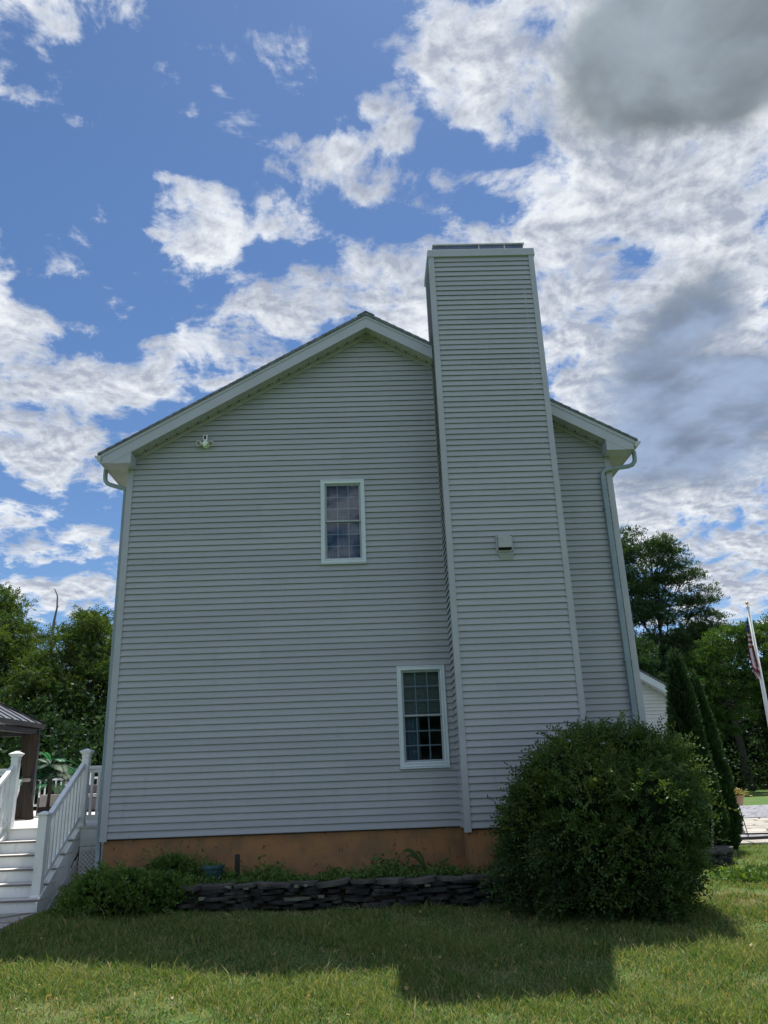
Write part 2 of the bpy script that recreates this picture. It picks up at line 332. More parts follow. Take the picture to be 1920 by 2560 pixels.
# ------------------------------------------------------------------ mesh helpers
def link(name, me, mats, parent=None):
    o = bpy.data.objects.new(name, me)
    col.objects.link(o)
    for m in (mats if isinstance(mats, (list, tuple)) else [mats]):
        me.materials.append(MT[m] if isinstance(m, str) else m)
    if parent: o.parent = parent
    return o
class MB:
    def __init__(s): s.v = []; s.f = []; s.mi = []
    def add(s, vs, fs, mi=0):
        b = len(s.v); s.v += [tuple(x) for x in vs]; s.f += [tuple(b+i for i in f) for f in fs]; s.mi += [mi]*len(fs); return s
    def box(s, x0, x1, y0, y1, z0, z1, mi=0, M=None):
        vs = [(x, y, z) for z in (z0, z1) for y in (y0, y1) for x in (x0, x1)]
        if M is not None: vs = [tuple(M @ Vector(q)) for q in vs]
        return s.add(vs, [(0, 2, 3, 1), (4, 5, 7, 6), (0, 1, 5, 4), (2, 6, 7, 3), (0, 4, 6, 2), (1, 3, 7, 5)], mi)
    def prism(s, pts, a, b, axis='y', mi=0):
        """pts: polygon (x,z) for axis y, (y,z) for x, (x,y) for z; pushed from a to b"""
        def mk(p, t): return {'y': (p[0], t, p[1]), 'x': (t, p[0], p[1]), 'z': (p[0], p[1], t)}[axis]
        n = len(pts)
        vs = [mk(p, a) for p in pts]+[mk(p, b) for p in pts]
        fs = [tuple(range(n)), tuple(range(2*n-1, n-1, -1))]+[(i, i+n, (i+1) % n+n, (i+1) % n) for i in range(n)]
        return s.add(vs, fs, mi)
    def bar(s, p, q, wx, wy, mi=0, upv=(0, 0, 1)):
        p, q = Vector(p), Vector(q); d = (q-p).normalized()
        u = d.cross(Vector(upv))
        if u.length < 1e-4: u = d.cross(Vector((1, 0, 0)))
        u.normalize(); v = u.cross(d)
        vs = [c+u*a*wx/2+v*b*wy/2 for c in (p, q) for a, b in ((-1, -1), (1, -1), (1, 1), (-1, 1))]
        return s.add(vs, [(3, 2, 1, 0), (4, 5, 6, 7), (0, 1, 5, 4), (1, 2, 6, 5), (2, 3, 7, 6), (3, 0, 4, 7)], mi)
    def tube(s, pts, rad, n=8, mi=0, flat=1.0, cap=True):
        pts = [Vector(p) for p in pts]
        if not isinstance(rad, (list, tuple)): rad = [rad]*len(pts)
        vs = []; pu = None
        for i, p in enumerate(pts):
            d = (pts[min(i+1, len(pts)-1)]-pts[max(i-1, 0)]).normalized()
            if pu is None:
                pu = d.cross(Vector((0, 1, 0)) if abs(d.y) < .9 else Vector((1, 0, 0))).normalized()
            u = (pu-d*pu.dot(d)).normalized(); pu = u; v = d.cross(u)
            for k in range(n):
                a = 2*math.pi*(k+.5)/n
                vs.append(p+u*math.cos(a)*rad[i]+v*math.sin(a)*rad[i]*flat)
        fs = []
        for i in range(len(pts)-1):
            for k in range(n):
                a, b = i*n+k, i*n+(k+1) % n
                fs.append((a, b, b+n, a+n))
        if cap:
            fs.append(tuple(range(n-1, -1, -1))); fs.append(tuple(range((len(pts)-1)*n, len(pts)*n)))
        return s.add(vs, fs, mi)
    def lathe(s, prof, c, n=20, mi=0, square=False):
        """prof: (r, z) list; square gives a four sided turning"""
        if square: n = 4
        vs = []
        for r, z in prof:
            for k in range(n):
                a = 2*math.pi*(k+.5)/n; rr = r*math.sqrt(2) if square else r
                vs.append((c[0]+math.cos(a)*rr, c[1]+math.sin(a)*rr, c[2]+z))
        fs = [(i*n+k, i*n+(k+1) % n, (i+1)*n+(k+1) % n, (i+1)*n+k) for i in range(len(prof)-1) for k in range(n)]
        fs += [tuple(range(n-1, -1, -1)), tuple(range((len(prof)-1)*n, len(prof)*n))]
        return s.add(vs, fs, mi)
    def ball(s, c, r, mi=0, n=12, sc3=(1, 1, 1)):
        vs = []; fs = []
        for i in range(1, n):
            for k in range(n*2):
                a = math.pi*i/n; b = math.pi*k/n
                vs.append((c[0]+math.sin(a)*math.cos(b)*r*sc3[0], c[1]+math.sin(a)*math.sin(b)*r*sc3[1], c[2]+math.cos(a)*r*sc3[2]))
        m = 2*n
        t = len(vs); vs += [(c[0], c[1], c[2]+r*sc3[2]), (c[0], c[1], c[2]-r*sc3[2])]
        for i in range(n-2):
            for k in range(m): fs.append((i*m+k, (i+1)*m+k, (i+1)*m+(k+1) % m, i*m+(k+1) % m))
        for k in range(m):
            fs.append((t, k, (k+1) % m)); fs.append((t+1, (n-2)*m+(k+1) % m, (n-2)*m+k))
        return s.add(vs, fs, mi)
    def ring(s, x0, x1, z0, z1, prof, mi=0):
        """mitred frame in the XZ plane: prof = (inset, y) points swept round the rectangle"""
        loops = [[(x0+i, y, z0+i), (x1-i, y, z0+i), (x1-i, y, z1-i), (x0+i, y, z1-i)] for i, y in prof]
        n = len(loops); vs = [p for l in loops for p in l]; fs = []
        for a in range(n):
            b = (a+1) % n
            for k in range(4):
                fs.append((a*4+k, a*4+(k+1) % 4, b*4+(k+1) % 4, b*4+k))
        return s.add(vs, fs, mi)
    def build(s, name, mats, parent=None, smooth=False, bevel=0.0, recalc=True):
        me = bpy.data.meshes.new(name); me.from_pydata(s.v, [], s.f)
        if len(set(s.mi)) > 1: me.polygons.foreach_set('material_index', s.mi)
        if recalc:
            bm = bmesh.new(); bm.from_mesh(me); bmesh.ops.recalc_face_normals(bm, faces=bm.faces); bm.to_mesh(me); bm.free()
        if smooth: me.polygons.foreach_set('use_smooth', [True]*len(me.polygons))
        me.update()
        o = link(name, me, mats, parent)
        if bevel:
            b = o.modifiers.new('bevel', 'BEVEL'); b.width = bevel; b.segments = 2; b.limit_method = 'ANGLE'; b.angle_limit = R(40)
        return o
def tag(o, label=None, cat=None, group=None, kind=None):
    if label: o['label'] = label
    if cat: o['category'] = cat
    if group: o['group'] = group
    if kind: o['kind'] = kind
    return o
def thing(name, label, cat, loc=(0, 0, 0), rz=0, group=None):
    o = bpy.data.objects.new(name, None); o.empty_display_size = .2
    col.objects.link(o); o.location = loc; o.rotation_euler = (0, 0, rz)
    return tag(o, label, cat, group)
def quads_mesh(name, V, tint, mats, parent=None, n=4):
    """V: (N,n,3) array of separate faces; tint: N values"""
    N = len(V); me = bpy.data.meshes.new(name)
    me.vertices.add(N*n); me.vertices.foreach_set('co', np.ascontiguousarray(V, dtype=np.float32).ravel())
    me.loops.add(N*n); me.loops.foreach_set('vertex_index', np.arange(N*n, dtype=np.int32))
    me.polygons.add(N); me.polygons.foreach_set('loop_start', np.arange(0, N*n, n, dtype=np.int32))
    at = me.attributes.new('tint', 'FLOAT', 'FACE'); at.data.foreach_set('value', np.clip(tint, 0, 1).astype(np.float32))
    me.update(calc_edges=True)
    return link(name, me, mats, parent)
def unit(a): return a/np.maximum(np.linalg.norm(a, axis=-1, keepdims=True), 1e-9)
def leaf_quads(C, A, Nrm, L, Wd, fold=0.0):
    """diamond leaves: base C, axis A, normal Nrm, length L, width Wd"""
    A = unit(A); S = unit(np.cross(A, Nrm)); Nn = np.cross(S, A)
    L = np.asarray(L)[:, None]; Wd = np.asarray(Wd)[:, None]
    return np.stack([C, C+A*L*.45+S*Wd*.5+Nn*Wd*fold, C+A*L, C+A*L*.45-S*Wd*.5+Nn*Wd*fold], 1)
def rdir(n, r=rng): return unit(r.normal(size=(n, 3)))
def ellip_shell(n, c, rad, r=rng, inner=.55):
    d = rdir(n, r); q = (inner+(1-inner)*r.random((n, 1))**.6)
    return np.array(c)+d*np.array(rad)*q, d
def lumpy(d, seed, amp=.18, k=6):
    """smooth direction based lump factor"""
    rr = np.random.default_rng(seed); a = rdir(k*3, rr); s = np.zeros(len(d))
    for i in range(len(a)): s += np.exp(-(1-(d*a[i]).sum(1))*rr.uniform(8, 20))*rr.uniform(-.6, 1)
    return 1+amp*s
def ground_z(x, y):
    x = np.clip(x, -3, 8)
    return -.86-.018*x-.06*np.clip(-1-np.asarray(y, dtype=float), 0, 4)

# ------------------------------------------------------------------ the ground
def grid_sheet(name, xs, ys, zf, mat):
    X, Y = np.meshgrid(xs, ys); Z = zf(X, Y)
    v = np.stack([X, Y, Z], -1).reshape(-1, 3); nx = len(xs)
    f = [(j*nx+i, j*nx+i+1, (j+1)*nx+i+1, (j+1)*nx+i) for j in range(len(ys)-1) for i in range(nx-1)]
    me = bpy.data.meshes.new(name); me.from_pydata(v.tolist(), [], f)
    me.polygons.foreach_set('use_smooth', [True]*len(f))
    return link(name, me, mat)
m, t, o = newmat('lawn_soil_and_grass')
co = t.n('ShaderNodeTexCoord').outputs['Object']
b = t.n('ShaderNodeBsdfPrincipled'); b.inputs['Roughness'].default_value = .9; b.inputs['Specular IOR Level'].default_value = .15
n1 = t.noise(co, .7, 6, .6); n2 = t.noise(co, 9, 8, .7); n3 = t.noise(co, .12, 4, .5)
g1 = t.mix(t.maprange(n2, .35, .65), (.05, .105, .028), (.11, .19, .05))
g2 = t.mix(t.maprange(n2, .35, .65), (.17, .13, .08), (.20, .19, .09))
c = t.mix(t.math('MULTIPLY', t.maprange(n1, .48, .68), .6), g1, g2)
c = t.mix(t.math('MULTIPLY', t.maprange(n3, .5, .7), .3), c, (.17, .21, .05))
t.set(b.inputs['Base Color'], c)
bn = t.n('ShaderNodeBump'); bn.inputs['Strength'].default_value = .9; bn.inputs['Distance'].default_value = .05
t.set(bn.inputs['Height'], t.noise(co, 22, 6, .7)); t.set(b.inputs['Normal'], bn.outputs[0])
t.set(o.inputs[0], b.outputs[0]); MT['lawn'] = m
far = [40, 60, 100, 200, 500, 1200]
xs = [-v for v in far[::-1]]+[-25, -15, -10]+list(np.arange(-6, 14.01, .5))+[17, 20, 25, 30]+far
ys = [-v for v in far[::-1]]+[-25, -18]+list(np.arange(-14, 10.01, .5))+[13, 17, 22, 30]+far
def bumpy(X, Y): return ground_z(X, Y)+.015*np.sin(X*1.7+Y*.6)*np.cos(Y*1.3)
lawn = grid_sheet('lawn', xs, ys, bumpy, 'lawn'); lawn['kind'] = 'structure'

m, t, o = newmat('flagstones')
co = t.n('ShaderNodeTexCoord').outputs['Object']
vo = t.n('ShaderNodeTexVoronoi', feature='DISTANCE_TO_EDGE'); vo.inputs['Scale'].default_value = 1.3; t.set(vo.inputs['Vector'], co)
v2 = t.n('ShaderNodeTexVoronoi'); v2.inputs['Scale'].default_value = 1.3; t.set(v2.inputs['Vector'], co)
b = t.n('ShaderNodeBsdfPrincipled'); b.inputs['Roughness'].default_value = .8
sp = t.n('ShaderNodeSeparateColor'); t.set(sp.inputs[0], v2.outputs['Color'])
c = t.mix(sp.outputs[0], (.27, .25, .22), (.40, .36, .32))
c = t.mix(t.maprange(t.noise(co, 6, 6), .35, .7), c, (.36, .34, .31))
c = t.mix(t.maprange(vo.outputs['Distance'], .02, .05), (.08, .08, .05), c)
t.set(b.inputs['Base Color'], c); t.set(o.inputs[0], b.outputs[0]); MT['flag'] = m
m, t, o = newmat('gravel')
co = t.n('ShaderNodeTexCoord').outputs['Object']
v2 = t.n('ShaderNodeTexVoronoi'); v2.inputs['Scale'].default_value = 9; t.set(v2.inputs['Vector'], co)
sp = t.n('ShaderNodeSeparateColor'); t.set(sp.inputs[0], v2.outputs['Color'])
b = t.n('ShaderNodeBsdfPrincipled'); b.inputs['Roughness'].default_value = .9
c = t.mix(sp.outputs[0], (.10, .10, .115), (.34, .34, .38)); t.set(b.inputs['Base Color'], c)
bn = t.n('ShaderNodeBump'); bn.inputs['Strength'].default_value = 1; bn.inputs['Distance'].default_value = .06
t.set(bn.inputs['Height'], v2.outputs['Distance']); t.set(b.inputs['Normal'], bn.outputs[0])
t.set(o.inputs[0], b.outputs[0]); MT['gravel'] = m
def flat(name, pts, z, mat, kind='structure'):
    q = MB().prism(pts, z-.3, z, 'z').build(name, mat)
    q['kind'] = kind; return q
flat('patio', [(8.7, 6.9), (11, 6.5), (20, 6.1), (30, 6.4), (30, 15.3), (17, 15.1), (8.7, 15.3)], -.955, 'flag')
flat('driveway', [(-2, 18.3), (10, 16.4), (16, 15.8), (50, 14.9), (50, 25.0), (20, 24.2), (10, 25.4), (-2, 28)], -.975, 'gravel')

# ------------------------------------------------------------------ house
C4 = .1016
house = thing('house', 'tall two storey house clad in light grey lap siding over an orange painted foundation', 'house')
WID = 8.46; DEP = 9.0
SL = .575
def roof_z(x): return 8.605-SL*abs(x-4.23)          # underside of the rake at the wall line
UPW = (3.345, 4.11, 4.19, 5.695); LOW = (4.545, 5.32, .875, 2.432)   # outer casing of the two windows
def siding(mb, org, u, nrm, zt, ivf, holes=(), z0=0.0):
    u = Vector(u); nrm = Vector(nrm); org = Vector(org)
    k = 0
    sr = random.Random(int(org.x*10+org.y*7)+5)
    while z0+k*C4 < zt-1e-4:
        zb = z0+k*C4; ze = min(zb+C4, zt)
        ib, it = ivf(zb), ivf(ze)
        k += 1
        if ib is None: continue
        if it is None:
            mid = (ib[0]+ib[1])/2; it = (mid, mid)
        if k % 2 == 1: joint = [sr.uniform(.4, 3.4)+3.66*i_ for i_ in range(4)]
        segs = []
        a_, c_ = ib[0], it[0]
        for jx in joint:
            if jx > max(a_, c_)+.3 and jx < min(ib[1], it[1])-.3 and not any(hx0-.1 < jx < hx1+.1 for hx0, hx1, _, _ in holes):
                segs.append((a_, jx, c_, jx, zb, ze)); a_ = c_ = jx
        segs.append((a_, ib[1], c_, it[1], zb, ze))
        for hx0, hx1, hz0, hz1 in holes:
            h0, h1 = hz0+.03, hz1-.03
            if zb < h1 and ze > h0:
                new = []
                for g in segs:
                    a, b2, c, d, g0, g1 = g
                    if a < hx0 and b2 > hx1:
                        new += [(a, hx0+.03, c, hx0+.03, g0, g1), (hx1-.03, b2, hx1-.03, d, g0, g1)]
                        if g0 < h0-.002: new.append((hx0+.03, hx1-.03, hx0+.03, hx1-.03, g0, h0))
                        if g1 > h1+.002: new.append((hx0+.03, hx1-.03, hx0+.03, hx1-.03, h1, g1))
                    else: new.append(g)
                segs = new
        for a, b2, c, d, g0, g1 in segs:
            wob = .0011*math.sin(((k+1)//2)*2.3+a*3); T = .0215
            def off(z_): return .001+(T-.001)*(1-(z_-zb)/C4)
            def pt(s_, o_, z_): return org+u*s_+nrm*o_+Vector((0, 0, z_))
            o0, o1 = off(g0)+wob, off(g1)
            # panel face, rolled lip, and the open pocket behind the lip
            vs = [pt(a, .0015, g0+.045), pt(b2, .0015, g0+.045), pt(a, o0-.0075, g0+.045), pt(b2, o0-.0075, g0+.045), pt(a, o0-.0035, g0), pt(b2, o0-.0035, g0), pt(a, o0, g0+.0015), pt(b2, o0, g0+.0015), pt(a, o0+.0008, g0+.010), pt(b2, o0+.0008, g0+.010), pt(c, o1, g1+.001), pt(d, o1, g1+.001)]
            mb.add(vs, [(0, 1, 3, 2), (2, 3, 5, 4), (4, 5, 7, 6), (6, 7, 9, 8), (8, 9, 11, 10)])
def iv_gable(z):
    if z <= 6.19: return (0.0, WID)
    h = (8.605-z)/SL
    return (4.23-h, 4.23+h) if h > 0 else None
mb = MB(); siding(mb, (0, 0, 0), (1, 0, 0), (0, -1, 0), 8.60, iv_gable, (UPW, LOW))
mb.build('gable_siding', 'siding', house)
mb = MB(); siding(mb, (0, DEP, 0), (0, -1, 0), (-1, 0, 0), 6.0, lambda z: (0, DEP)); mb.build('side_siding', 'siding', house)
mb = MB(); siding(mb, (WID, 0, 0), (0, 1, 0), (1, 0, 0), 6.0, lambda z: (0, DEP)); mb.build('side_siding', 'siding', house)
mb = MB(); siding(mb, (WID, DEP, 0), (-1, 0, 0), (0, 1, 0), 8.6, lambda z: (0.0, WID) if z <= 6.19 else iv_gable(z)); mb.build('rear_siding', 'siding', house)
# floors and inner partition: what makes it dark inside
mb = MB()
mb.box(.02, WID-.02, .12, DEP-.02, -.02, .10); mb.box(.02, WID-.02, .12, DEP-.02, 2.75, 3.0); mb.box(.02, WID-.02, .12, DEP-.02, 5.95, 6.0)
mb.box(.02, WID-.02, 4.0, 4.1, .1, 5.95)
mb.build('floor', 'room', house)
# foundation
mb = MB(); mb.box(.03, WID-.03, .03, DEP-.03, -1.3, -.021); mb.build('foundation', 'found', house)
# starter strip under the lowest course
# corner boards
def corner(name, x0, x1, z0, z1):
    q = MB(); q.box(x0, x1, -.028, .001, z0, z1)
    q.box(x0-.001 if x0 < 1 else x1-.008, x0+.008 if x0 < 1 else x1+.001, .0015, .09, z0, z1)
    q.build(name, 'trim', house, bevel=.004)
corner('corner_board', -.02, .088, -.035, 5.985)
corner('corner_board', WID-.088, WID+.02, -.035, 5.985)

# windows
m, t, o = newmat('window_glass')
tr = t.n('ShaderNodeBsdfTransparent'); tr.inputs[0].default_value = (.68, .74, .80, 1)
gl = t.n('ShaderNodeBsdfGlossy'); gl.inputs['Roughness'].default_value = .02; gl.inputs['Color'].default_value = (.8, .9, 1, 1)
fr = t.n('ShaderNodeFresnel'); fr.inputs['IOR'].default_value = 1.5
mx = t.n('ShaderNodeMixShader'); t.set(mx.inputs[0], t.math('MULTIPLY', fr.outputs[0], 1.1))
bn = t.n('ShaderNodeBump'); bn.inputs['Strength'].default_value = .05; bn.inputs['Distance'].default_value = .01
t.set(bn.inputs['Height'], t.noise(t.n('ShaderNodeTexCoord').outputs['Object'], 2.5, 2, .5)); t.set(gl.inputs['Normal'], bn.outputs[0])
t.set(mx.inputs[1], tr.outputs[0]); t.set(mx.inputs[2], gl.outputs[0]); t.set(o.inputs[0], mx.outputs[0]); MT['glass'] = m
def window(wn, up_blind, low_curtain):
    x0, x1, z0, z1 = wn
    fr = MB()
    fr.ring(x0, x1, z0, z1, [(0, -.004), (0, -.032), (.012, -.037), (.018, -.030), (.050, -.030), (.056, -.037), (.066, -.034), (.075, -.018), (.075, .07), (.03, .07)])
    fo = fr.build('window', 'casing', house)
    MB().prism([(-.002, z0+.004), (-.052, z0-.010), (-.052, z0-.022), (-.002, z0-.022)], x0-.006, x1+.006, 'x').build('sill', 'casing', fo)
    a0, a1, b0, b1 = x0+.075, x1-.075, z0+.075, z1-.075
    zm = (b0+b1)/2
    for nm, za, zb, yy in (('sash', b0, zm+.012, .030), ('sash', zm-.012, b1, .004)):
        s_ = MB(); s_.ring(a0, a1, za, zb, [(0, yy), (.020, yy-.002), (.028, yy+.006), (.028, yy+.022), (0, yy+.024)])
        so_ = s_.build(nm, 'sash', fo)
        c0, c1, d0, d1 = a0+.028, a1-.028, za+.028, zb-.028
        g = MB()
        for i in (1, 2):
            xx = c0+(c1-c0)*i/3; g.box(xx-.009, xx+.009, yy+.011, yy+.015, d0, d1)
            zz = d0+(d1-d0)*i/3; g.box(c0, c1, yy+.0095, yy+.0108, zz-.0095, zz+.0095)
        g.build('muntins', 'muntin', fo)
        p_ = MB(); p_.add([(c0-.004, yy+.008, d0-.004), (c1+.004, yy+.008, d0-.004), (c1+.004, yy+.008, d1+.004), (c0-.004, yy+.008, d1+.004)], [(0, 1, 2, 3)])
        p_.build('pane', 'glass', fo, recalc=False)
    # insect screen bar seen as the dark meeting line
    bl = MB()
    n = 14
    zlo = zm-.02
    for i in range(n):
        za = zlo+(b1-zlo)*i/n; zb = zlo+(b1-zlo)*(i+1)/n
        bl.add([(a0+.01, .10, za), (a1-.01, .10, za), (a1-.01, .094, (za+zb)/2), (a0+.01, .094, (za+zb)/2), (a0+.01, .10, zb), (a1-.01, .10, zb)], [(0, 1, 2, 3), (3, 2, 5, 4)])
    bl.build('blind', up_blind, fo, recalc=False)
    cu = MB()
    xa, xb = low_curtain[0], low_curtain[1]
    N = 60; vs = []
    for i in range(N+1):
        x = xa+(xb-xa)*i/N; y = .125+.018*math.sin(i*1.1)+.008*math.sin(i*2.7)
        vs += [(x, y, b0+.0), (x+.01*math.sin(i*.8), y, zm+.1)]
    cu.add(vs, [(2*i, 2*i+2, 2*i+3, 2*i+1) for i in range(N)])
    cu.build('curtain', low_curtain[2], fo, smooth=True, recalc=False)
MT['curt_up'] = pmat('curtain_blue', (.10, .16, .30), .9, .35, 5, stretch=(8, 8, .4))
window(UPW, 'blind_up', (UPW[0]+.09, UPW[1]-.10, 'curt_up'))
window(LOW, 'blind_low', (LOW[0]+.08, LOW[0]+.34, 'curtain'))

# chimney
CX0, CX1, CY0, CY1, CT = 5.432, 7.325, -.70, .14, 9.76
ch = MB(); siding(ch, (CX0, CY0, 0), (1, 0, 0), (0, -1, 0), CT, lambda z: (0, CX1-CX0))
cho = ch.build('chimney', 'siding', house)
q = MB(); siding(q, (CX0, 0, 0), (0, -1, 0), (-1, 0, 0), CT, lambda z: (0, .70) if z < 7.75 else (-.14, .70)); q.build('chimney_side', 'siding', cho)
q = MB(); siding(q, (CX1, CY0, 0), (0, 1, 0), (1, 0, 0), CT, lambda z: (0, .70) if z < 6.7 else (0, .84)); q.build('chimney_side', 'siding', cho)
q = MB(); siding(q, (CX1, CY1, 6.6), (-1, 0, 0), (0, 1, 0), CT-6.6, lambda z: (0, CX1-CX0)); q.build('chimney_side', 'siding', cho)
MB().box(CX0+.03, CX1-.03, CY0+.03, -.02, -1.3, -.021).build('chimney_base', 'found', cho)
for nm, xa, xb, sx in (('corner_board', CX0-.022, CX0+.075, 1), ('corner_board', CX1-.075, CX1+.022, -1)):
    q = MB(); q.box(xa, xb, CY0-.030, CY0+.001, -.05, CT)
    if sx == 1: q.box(xa-.001, xa+.007, CY0+.0015, CY0+.075, -.05, CT)
    else: q.box(xb-.007, xb+.001, CY0+.0015, CY0+.075, -.05, CT)
    q.build(nm, 'trim', cho, bevel=.004)
q = MB(); q.box(CX0-.014, CX0-.002, -.052, -.017, -.03, 7.80); q.build('corner_channel', 'trim', cho)
q = MB(); q.box(CX0-.022, CX0+.0, CY1-.06, CY1+.02, 7.9, CT); q.build('corner_board', 'trim', cho)
# cap fascia and lid
q = MB()
a = .045
q.add([(CX0-a, CY0-a, CT-.005), (CX1+a, CY0-a, CT-.005), (CX1+a, CY1+a, CT-.005), (CX0-a, CY1+a, CT-.005),
       (CX0-a+.008, CY0-a+.008, CT+.15), (CX1+a-.008, CY0-a+.008, CT+.15), (CX1+a-.008, CY1+a-.008, CT+.15), (CX0-a+.008, CY1+a-.008, CT+.15)],
      [(0, 1, 5, 4), (1, 2, 6, 5), (2, 3, 7, 6), (3, 0, 4, 7), (4, 5, 6, 7), (0, 3, 2, 1)])
q.build('cap_fascia', 'trim', cho, bevel=.004)
q = MB(); q.box(5.54, 7.30, -.33, .10, 10.325, 10.345); q.build('flue_lid', 'gutter', cho)
q = MB(); q.box(5.56, 7.27, -.30, .08, CT+.15, 10.324); q.build('flue_screen', 'capmetal', cho)
for xx in (6.43, 6.92): MB().box(xx-.010, xx+.010, -.312, -.301, CT+.15, 10.324).build('flue_strap', 'gutter', cho)
# exhaust vent on the chimney face
vx0, vx1, vz0, vz1 = 6.20, 6.475, 4.10, 4.385
q = MB(); q.ring(vx0, vx1, vz0, vz1, [(0, CY0-.014), (0, CY0-.030), (.03, CY0-.032), (.03, CY0-.016)])
xa, xb, za, zb = vx0+.032, vx1-.03, vz0+.03, vz1-.02
yf, yb = CY0-.12, CY0-.02
vs = [(xa, yb, zb), (xb, yb, zb), (xa, yf, zb-.035), (xb, yf, zb-.035), (xa, yf, za+.022), (xb, yf, za+.022), (xa, yb, za), (xb, yb, za)]
q.add(vs, [(0, 1, 3, 2), (2, 3, 5, 4), (0, 2, 4, 6), (1, 7, 5, 3)])
q.box(xa+.01, xb-.01, CY0-.06, CY0-.016, za+.0, zb-.02, 1)
for (px, pz) in ((vx0+.014, vz0+.014), (vx1-.014, vz0+.014), (vx0+.014, vz1-.014), (vx1-.014, vz1-.014)): q.box(px-.006, px+.006, CY0-.036, CY0-.031, pz-.006, pz+.006, 1)
q.add([(vx0+.05, CY0-.0275, 3.965), (vx1-.02, CY0-.0275, 3.965), (vx1-.0, CY0-.0258, 4.062), (vx0+.03, CY0-.0258, 4.062)], [(0, 1, 2, 3)], 2)
q.build('exhaust_vent', ['vent', 'dark', 'stain'], cho, recalc=False)

# rakes, soffits, roof
APX = 4.225
def slope_line(x, zapex): return zapex-SL*abs(x-APX)
zt_, zb_ = 8.81, 8.555
for s in (-1, 1):
    xe = APX+s*4.62 if s < 0 else APX+4.62
    xin = APX
    zcut = 5.99
    pts = [(APX, zt_), (xe, slope_line(xe, zt_)), (xe+.03*-s, zcut), (APX+s*(zb_-zcut)/SL, zcut), (APX, zb_)]
    if s > 0:
        # the rake stops against the chimney and goes on beyond it
        for xa, xb in ((APX, CX0-.024), (CX1+.024, xe)):
            if xb < xe: pp = [(xa, slope_line(xa, zt_)), (xb, slope_line(xb, zt_)), (xb, slope_line(xb, zb_)), (xa, slope_line(xa, zb_))]
            else: pp = [(xa, slope_line(xa, zt_)), (xe, slope_line(xe, zt_)), (xe-.03, zcut), (APX+(zb_-zcut)/SL, zcut), (xa, slope_line(xa, zb_))]
            MB().prism(pp, -.34, -.32).build('rake_fascia', 'fascia', house, bevel=.003)
            MB().prism([(x_, slope_line(x_, zt_)+d_) for x_, d_ in ((xa, .006), (xb, .006), (xb, -.062), (xa, -.062))], -.352, -.3405).build('rake_trim', 'fascia', house)
    else:
        MB().prism(pts, -.34, -.32).build('rake_fascia', 'fascia', house, bevel=.003)
        MB().prism([(APX, zt_+.006), (xe, slope_line(xe, zt_)+.006), (xe, slope_line(xe, zt_)-.056), (APX, zt_-.062)], -.352, -.3405).build('rake_trim', 'fascia', house)
    # return box at the eave
    xc = .118 if s < 0 else 8.345
    xo = xe-.03*s
    tp = slope_line(xc, zb_)
    bx = MB()
    xb_ = APX+s*(zb_-zcut)/SL
    bx.prism([(xc, zcut), (xo, zcut), (xo, zcut+.02), (xb_, zcut+.02), (xc, tp+.01)], -.336, -.016)
    bx.build('eave_return', 'fascia', house, bevel=.003)
    # sloping soffit with vent slots, made as a ribbed sheet
    x_a = xc
    runs = [(x_a, APX)] if s < 0 else [(APX, CX0-.024), (CX1+.024, x_a)]
    for ra, rb in runs:
        sf = MB()
        N = int(abs(rb-ra)/.0875)
        for i in range(N):
            p0 = ra+(rb-ra)*i/N; p1 = ra+(rb-ra)*(i+1)/N; g = .008
            for (u0, u1, dz0, dz1) in ((p0, p1-g*2 if p1 > p0 else p1+g*2, 0, 0), (p1-g*2 if p1 > p0 else p1+g*2, p1-g, 0, .008), (p1-g, p1, .008, 0)):
                sf.add([(u0, -.32, slope_line(u0, zb_)+.012+dz0), (u1, -.32, slope_line(u1, zb_)+.012+dz1), (u1, -.016, slope_line(u1, zb_)+.012+dz1), (u0, -.016, slope_line(u0, zb_)+.012+dz0)], [(0, 1, 2, 3)])
            if True:
                um = (p0+p1)/2; dl = .018
                sf.add([(um-dl, -.115, slope_line(um-dl, zb_)+.010), (um+dl, -.115, slope_line(um+dl, zb_)+.010), (um+dl, -.098, slope_line(um+dl, zb_)+.010), (um-dl, -.098, slope_line(um-dl, zb_)+.010)], [(0, 1, 2, 3)], 1)
            if i % 2 == 0:
                um = p0; dl = .012
                sf.add([(um-dl, -.14, slope_line(um-dl, zb_)+.009), (um+dl, -.14, slope_line(um+dl, zb_)+.009), (um+dl, -.085, slope_line(um+dl, zb_)+.009), (um-dl, -.085, slope_line(um-dl, zb_)+.009)], [(0, 1, 2, 3)], 1)
        sf.build('rake_soffit', ['soffit', 'dark'], house, recalc=False)
        sf_hi = MB()
        sf_hi.prism([(ra, slope_line(ra, zb_)+.008), (rb, slope_line(rb, zb_)+.008), (rb, slope_line(rb, zb_)-.040), (ra, slope_line(ra, zb_)-.040)], -.036, -.0165)
        sf_hi.build('frieze_trim', 'soffit', house)

    # level soffit along the eave, eave fascia and gutter
    ex = 0.0 if s < 0 else WID
    MB().box(min(ex, xo), max(ex, xo), -.32, DEP+.3, zcut+.001, zcut+.014).build('eave_soffit', 'soffit', house)
    MB().box(min(xo, xo+.018*s), max(xo, xo+.018*s), -.315, DEP+.3, zcut-.004, 6.14).build('eave_fascia', 'fascia', house)
    gx = xo+.020*s
    def G(d): return gx+s*d
    prof = [(G(0), 6.135), (G(0), 6.045), (G(.05), 6.035), (G(.065), 6.075), (G(.105), 6.10), (G(.108), 6.135), (G(.098), 6.135), (G(.096), 6.106), (G(.06), 6.085), (G(.046), 6.042), (G(.004), 6.05), (G(.004), 6.135)]
